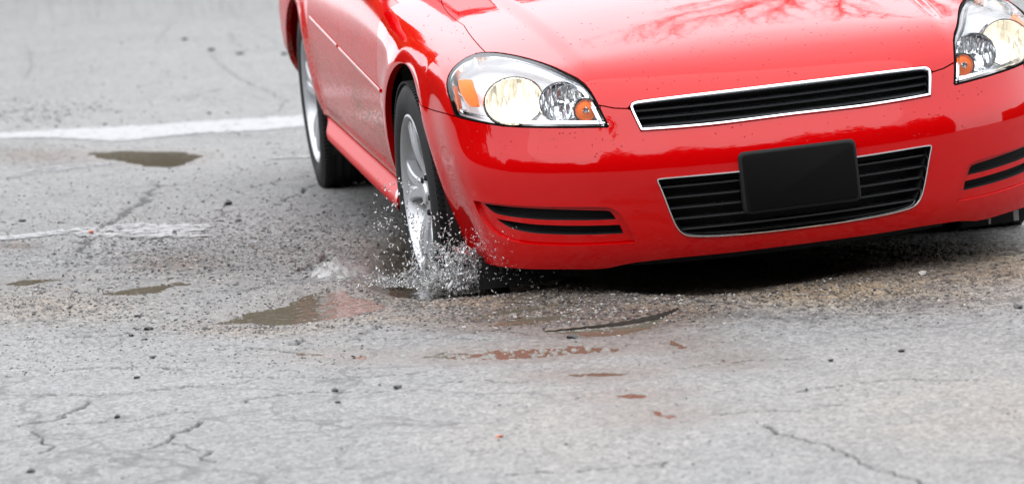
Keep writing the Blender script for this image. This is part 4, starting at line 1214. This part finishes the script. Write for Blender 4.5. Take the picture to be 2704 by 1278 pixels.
o = scatter_mesh('water_splash', pos[k], np.array(ss)[k], [DROP, FOAM], np.array(mm)[k], sub=2, squash=(.5, 1.2), rough=.28, elong=3.2, tilt=1.5)
o.data.polygons.foreach_set('use_smooth', [True] * len(o.data.polygons))
n_ = 420; pl_ = np.stack([RNG.normal(1185, 55, n_), RNG.uniform(640, 756, n_)], 1); p_ = ray_at(pl_, RNG.uniform(-.62, -.2, n_))
o2 = scatter_mesh('tmp', p_, RNG.uniform(.0012, .0028, n_), [DROP, FOAM], (RNG.random(n_) < .4).astype(int), sub=2, squash=(.6, .9), rough=.08, elong=7, tilt=1.5)
import bmesh
bm = bmesh.new(); bm.from_mesh(o.data); bm.from_mesh(o2.data); bm.to_mesh(o.data); bm.free(); bpy.data.objects.remove(o2); o.data.polygons.foreach_set('use_smooth', [True] * len(o.data.polygons))
tag(o, 'spray of water drops thrown up beside the front wheel', 'splash', kind='stuff')


def sheet(name, crest, base, y_c, y_b, seed, label):
    """thin curved tongue of water between a crest and its foot"""
    n, m = 70, 16
    def rs(p): p = np.array(p, float); t = np.linspace(0, 1, len(p)); q = np.linspace(0, 1, n); return np.stack([np.interp(q, t, p[:, 0]), np.interp(q, t, p[:, 1])], 1)
    c, b = rs(crest), rs(base); V = []
    C3 = ray_at(c, np.full(n, y_c)); B3 = ray_at(b, np.full(n, y_b)); B3[:, 2] = np.maximum(B3[:, 2], -.02)
    for i in range(n):
        for j in range(m):
            u = j / (m - 1); p = B3[i] * (1 - u) + C3[i] * u; w = .010 * math.sin(math.pi * u)
            nx = (vnoise(np.array([i * .35]), np.array([j * .6]), seed)[0] - .5) * .014; nq = (vnoise(np.array([i * 1.1]), np.array([j * 1.3]), seed + 3)[0] - .5) * .005
            V.append(p + np.array([nq, -w + nx, (nx + nq) * u * .9]))
    V = np.array(V); nn = np.tile([0, .0035, 0], (len(V), 1)); V2 = V + nn; F = []
    N_ = len(V)
    for i in range(n - 1):
        for j in range(m - 1):
            q = (i * m + j, (i + 1) * m + j, (i + 1) * m + j + 1, i * m + j + 1); F += [q, tuple(k + N_ for k in q[::-1])]
    for i in range(n - 1): F += [((i + 1) * m + m - 1, i * m + m - 1, i * m + m - 1 + N_, (i + 1) * m + m - 1 + N_)[::-1]]
    o = MB().add(list(V) + list(V2), F).build(name, SHEET, auto=None); tag(o, label, 'splash')
    return o


sheet('water_wave', [(775, 752), (815, 722), (855, 692), (885, 684), (925, 690), (970, 704), (1010, 722), (1060, 738)], [(770, 765), (830, 772), (890, 770), (940, 768), (980, 766), (1020, 764), (1065, 762)], .02, -.22, 3, 'low clear wave of water pushed out to the left of the front wheel')
sheet('water_wave', [(1110, 748), (1150, 720), (1190, 712), (1225, 722), (1262, 752)], [(1100, 772), (1150, 778), (1190, 780), (1230, 778), (1270, 770)], -.42, -.50, 8, 'small clear bulge of water rising in front of the tyre under the spray')

# torn sheets of water standing up in the spray
TORN, _t, _b = mat_new('torn_water_sheet'); _b.inputs['Base Color'].default_value = (.40, .41, .41, 1); _b.inputs['Roughness'].default_value = .06; _b.inputs['IOR'].default_value = 1.33
_n = _t.nodes.new('ShaderNodeTexNoise'); _n.inputs['Scale'].default_value = 85; _n.inputs['Detail'].default_value = 3; _c = _t.nodes.new('ShaderNodeTexCoord'); _t.links.new(_c.outputs['Object'], _n.inputs['Vector'])
_r = _t.nodes.new('ShaderNodeMapRange'); _r.inputs['From Min'].default_value = .47; _r.inputs['From Max'].default_value = .56; _r.inputs['To Min'].default_value = .0; _r.inputs['To Max'].default_value = .8; _t.links.new(_n.outputs[0], _r.inputs['Value']); _t.links.new(_r.outputs[0], _b.inputs['Alpha'])
_bp = _t.nodes.new('ShaderNodeBump'); _bp.inputs['Strength'].default_value = 1; _bp.inputs['Distance'].default_value = .004; _t.links.new(_n.outputs[0], _bp.inputs['Height']); _t.links.new(_bp.outputs[0], _b.inputs['Normal'])
m = MB()
for k in range(26):
    bx = RNG.uniform(1085, 1330); by = RNG.uniform(735, 762); yv = RNG.uniform(-.60, -.22); b0 = ray_at([(bx, by)], np.array([yv]))[0]; b0[2] = max(b0[2], -.01)
    hgt = RNG.uniform(.025, .085) * (1.0 if bx < 1290 else .6); wd = RNG.uniform(.02, .05); lean = np.array([RNG.normal(.2, .5), RNG.normal(-.25, .3), 1.0]); a_ = RNG.uniform(-.8, .8); V = []
    nu, nv = 9, 9
    for i in range(nu):
        for j in range(nv):
            u, v = i / (nu - 1) - .5, j / (nv - 1); q = b0 + lean * hgt * v + np.array([math.cos(a_), math.sin(a_), 0]) * wd * u * (1.25 - .5 * v) + RNG.normal(0, .0022, 3) + np.array([0, .012 * math.sin(3 * u + 4 * v), -.010 * (2 * u) ** 2 * v]); V.append(q)
    m.add(V, [(i * nv + j, (i + 1) * nv + j, (i + 1) * nv + j + 1, i * nv + j + 1) for i in range(nu - 1) for j in range(nv - 1)])
tag(m.build('splash_sheets', TORN, auto=None), 'torn glassy sheets of water rising in front of the front tyre', 'splash', kind='stuff')

# rain beads on the paint
bp_ = []
for n, x0, x1, y0, y1 in ((150, 1560, 2440, 60, 250), (60, 1640, 2500, 20, 120), (110, 1700, 2600, 190, 380), (45, 1220, 1700, 330, 420), (50, 1300, 1700, 20, 260), (30, 1100, 1250, 20, 180)):
    bp_.append(np.stack([RNG.uniform(x0, x1, n), RNG.uniform(y0, y1, n)], 1))
bp_ = np.concatenate(bp_)
gr = np.array([(1640, 255), (2480, 150), (2490, 265), (1660, 365)]); k = ~in_poly(bp_, gr) & ~in_poly(bp_, np.array(HL_PX) * [1, 1])
bp_ = bp_[k]; q = P(*map(tuple, bp_)); nb_ = body_n(q)
sz = RNG.uniform(.0011, .0026, len(q)); v0, f0 = ico(2); V = []
for p, n, s in zip(q, nb_, sz):
    u = np.cross(n, (1, 0, 0)); u /= np.linalg.norm(u); w = np.cross(n, u)
    V.append(p + (v0[:, :1] * u + v0[:, 1:2] * w + v0[:, 2:] * n * .42) * s)
V = np.concatenate(V) @ MC[:3, :3].T + MC[:3, 3]
F = (f0[None] + (np.arange(len(q)) * len(v0))[:, None, None]).reshape(-1, 3)
BEAD = simple('bead', (.30, .002, .006), .12, spec=.25)
tag(link_mesh('rain_beads', np_mesh('rain_beads', V, F), BEAD), 'tiny dark rain beads dotted over the red bonnet and bumper', 'water drops', kind='stuff')


# ------------------------------------------------------------------ surroundings seen only as reflections
def foliage_mat(name, c1, c2):
    m, t, b = mat_new(name); n = t.nodes.new('ShaderNodeTexNoise'); n.inputs['Scale'].default_value = .35; n.inputs['Detail'].default_value = 6
    c = t.nodes.new('ShaderNodeTexCoord'); x = t.nodes.new('ShaderNodeMixRGB'); x.inputs[1].default_value = (*c1, 1); x.inputs[2].default_value = (*c2, 1)
    r = t.nodes.new('ShaderNodeMapRange'); r.inputs['From Min'].default_value = .35; r.inputs['From Max'].default_value = .65
    t.links.new(c.outputs['Object'], n.inputs[0]); t.links.new(n.outputs[0], r.inputs[0]); t.links.new(r.outputs[0], x.inputs[0]); t.links.new(x.outputs[0], b.inputs['Base Color']); b.inputs['Roughness'].default_value = .8
    return m


def woodland(label, az0, az1, dist, height, mat, n, size=.6, zmin=0.0):
    """a belt of leafy clumps seen from the car; azimuth from +y clockwise, degrees"""
    az = np.radians(RNG.uniform(az0, az1, n)); lump = fbm(np.degrees(az) * .1, az * 0, 1.0, 4, 41); top = height * (.62 + .76 * lump)
    z = top * (1 - .62 * RNG.random(n) ** 2.2 * 0) * np.minimum(RNG.beta(1.0, 1.9, n) * 1.45, 1.45); z = zmin + z * (1 - zmin / height); d = dist + RNG.uniform(0, 5, n) + 2.5 * np.abs(z / top - .5)
    c = np.stack([np.sin(az) * d, np.cos(az) * d, z], 1); s = size * RNG.uniform(.5, 1.4, n)
    u = RNG.normal(size=(n, 3)); u /= np.linalg.norm(u, axis=1)[:, None]; w = np.cross(u, RNG.normal(size=(n, 3))); w /= np.linalg.norm(w, axis=1)[:, None]
    V = np.stack([c + u * s[:, None], c + w * s[:, None], c - u * s[:, None] * .8, c - w * s[:, None] * .9], 1).reshape(-1, 3)
    me = np_mesh('woodland', V, None, np.arange(n * 4).reshape(-1, 4), smooth=False)
    tag(link_mesh('woodland', me, mat), label, 'woodland', kind='stuff')


LEAF_DK = foliage_mat('dark_foliage', (.02, .024, .016), (.04, .034, .024)); LEAF_BR = foliage_mat('brown_foliage', (.075, .065, .036), (.10, .06, .033))
woodland('dark belt of woodland behind the photographer, mirrored in the bumper', 125, 218, 24, 12.5, LEAF_DK, 42000, .36)
woodland('lower dark belt of bushes to the left of the photographer', 216, 262, 25, 6.5, LEAF_DK, 26000, .34)
LEAF_RU = foliage_mat('rust_foliage', (.34, .15, .025), (.24, .10, .03))
woodland('rust coloured trees far behind the car, mirrored in the doors', -17, -5.0, 34, 12.0, LEAF_RU, 22000, .42, 5.5)
woodland('olive brown belt of woodland far behind the car, mirrored in the puddles', -4, 100, 46, 7.5, LEAF_BR, 60000, .45)
woodland('olive brown belt of woodland far off on the side of the rear wheel', -100, -18, 46, 7.5, LEAF_BR, 48000, .45)


def bare_tree(x, y, h, seed, label):
    rs = random.Random(seed); root_ = bpy.data.objects.new('bare_tree', None); COL.objects.link(root_); root_.location = (x, y, 0)
    tag(root_, label, 'tree', 'bare trees behind the car')
    tr, br = MB(), MB()
    def limb(mb, p, d, L_, r0, r1, k):
        pts = [p]; q = p
        for _ in range(k):
            d = (d + Vector((rs.uniform(-.22, .22), rs.uniform(-.22, .22), rs.uniform(-.08, .14)))).normalized(); q = q + d * (L_ / k); pts.append(q)
        n = 5; V = []; F = []
        for i, c in enumerate(pts):
            r_ = r0 + (r1 - r0) * i / k
            for j in range(n): V.append(c + Vector((math.cos(2 * math.pi * j / n), math.sin(2 * math.pi * j / n), 0)) * r_)
        for i in range(k):
            for j in range(n): F.append((i * n + j, i * n + (j + 1) % n, (i + 1) * n + (j + 1) % n, (i + 1) * n + j))
        mb.add(V, F); return pts, d
    pts, _ = limb(tr, Vector((0, 0, 0)), Vector((0, 0, 1)), h * .75, .18, .04, 9)
    for i in range(3, 10):
        for _ in range(4):
            a_ = rs.uniform(0, 6.28); d = Vector((math.cos(a_), math.sin(a_), rs.uniform(.35, .9))).normalized(); L_ = h * rs.uniform(.10, .20)
            p2, d2 = limb(br, pts[i], d, L_, .035, .012, 6)
            for q in p2[1:]:
                for _ in range(3):
                    d3 = (d2 + Vector((rs.uniform(-1, 1), rs.uniform(-1, 1), rs.uniform(-.2, .9)))).normalized(); p3, d4 = limb(br, q, d3, L_ * rs.uniform(.25, .5), .012, .005, 3)
                    for qq in p3[1:]:
                        for _ in range(2): limb(br, qq, (d4 + Vector((rs.uniform(-1, 1), rs.uniform(-1, 1), rs.uniform(-.3, .6)))).normalized(), L_ * .2, .007, .003, 2)
    tr.build('trunk', BARK, root_); br.build('crown', BARK, root_)


BARK = simple('bark', (.05, .04, .032), .85, var=.3, scale=6)
bare_tree(8.9, 16.6, 15.0, 3, 'tall leafless tree behind the car, mirrored in the right of the bonnet')
bare_tree(12.4, 16.4, 16.0, 5, 'leafless tree further right behind the car, taller than its neighbour')
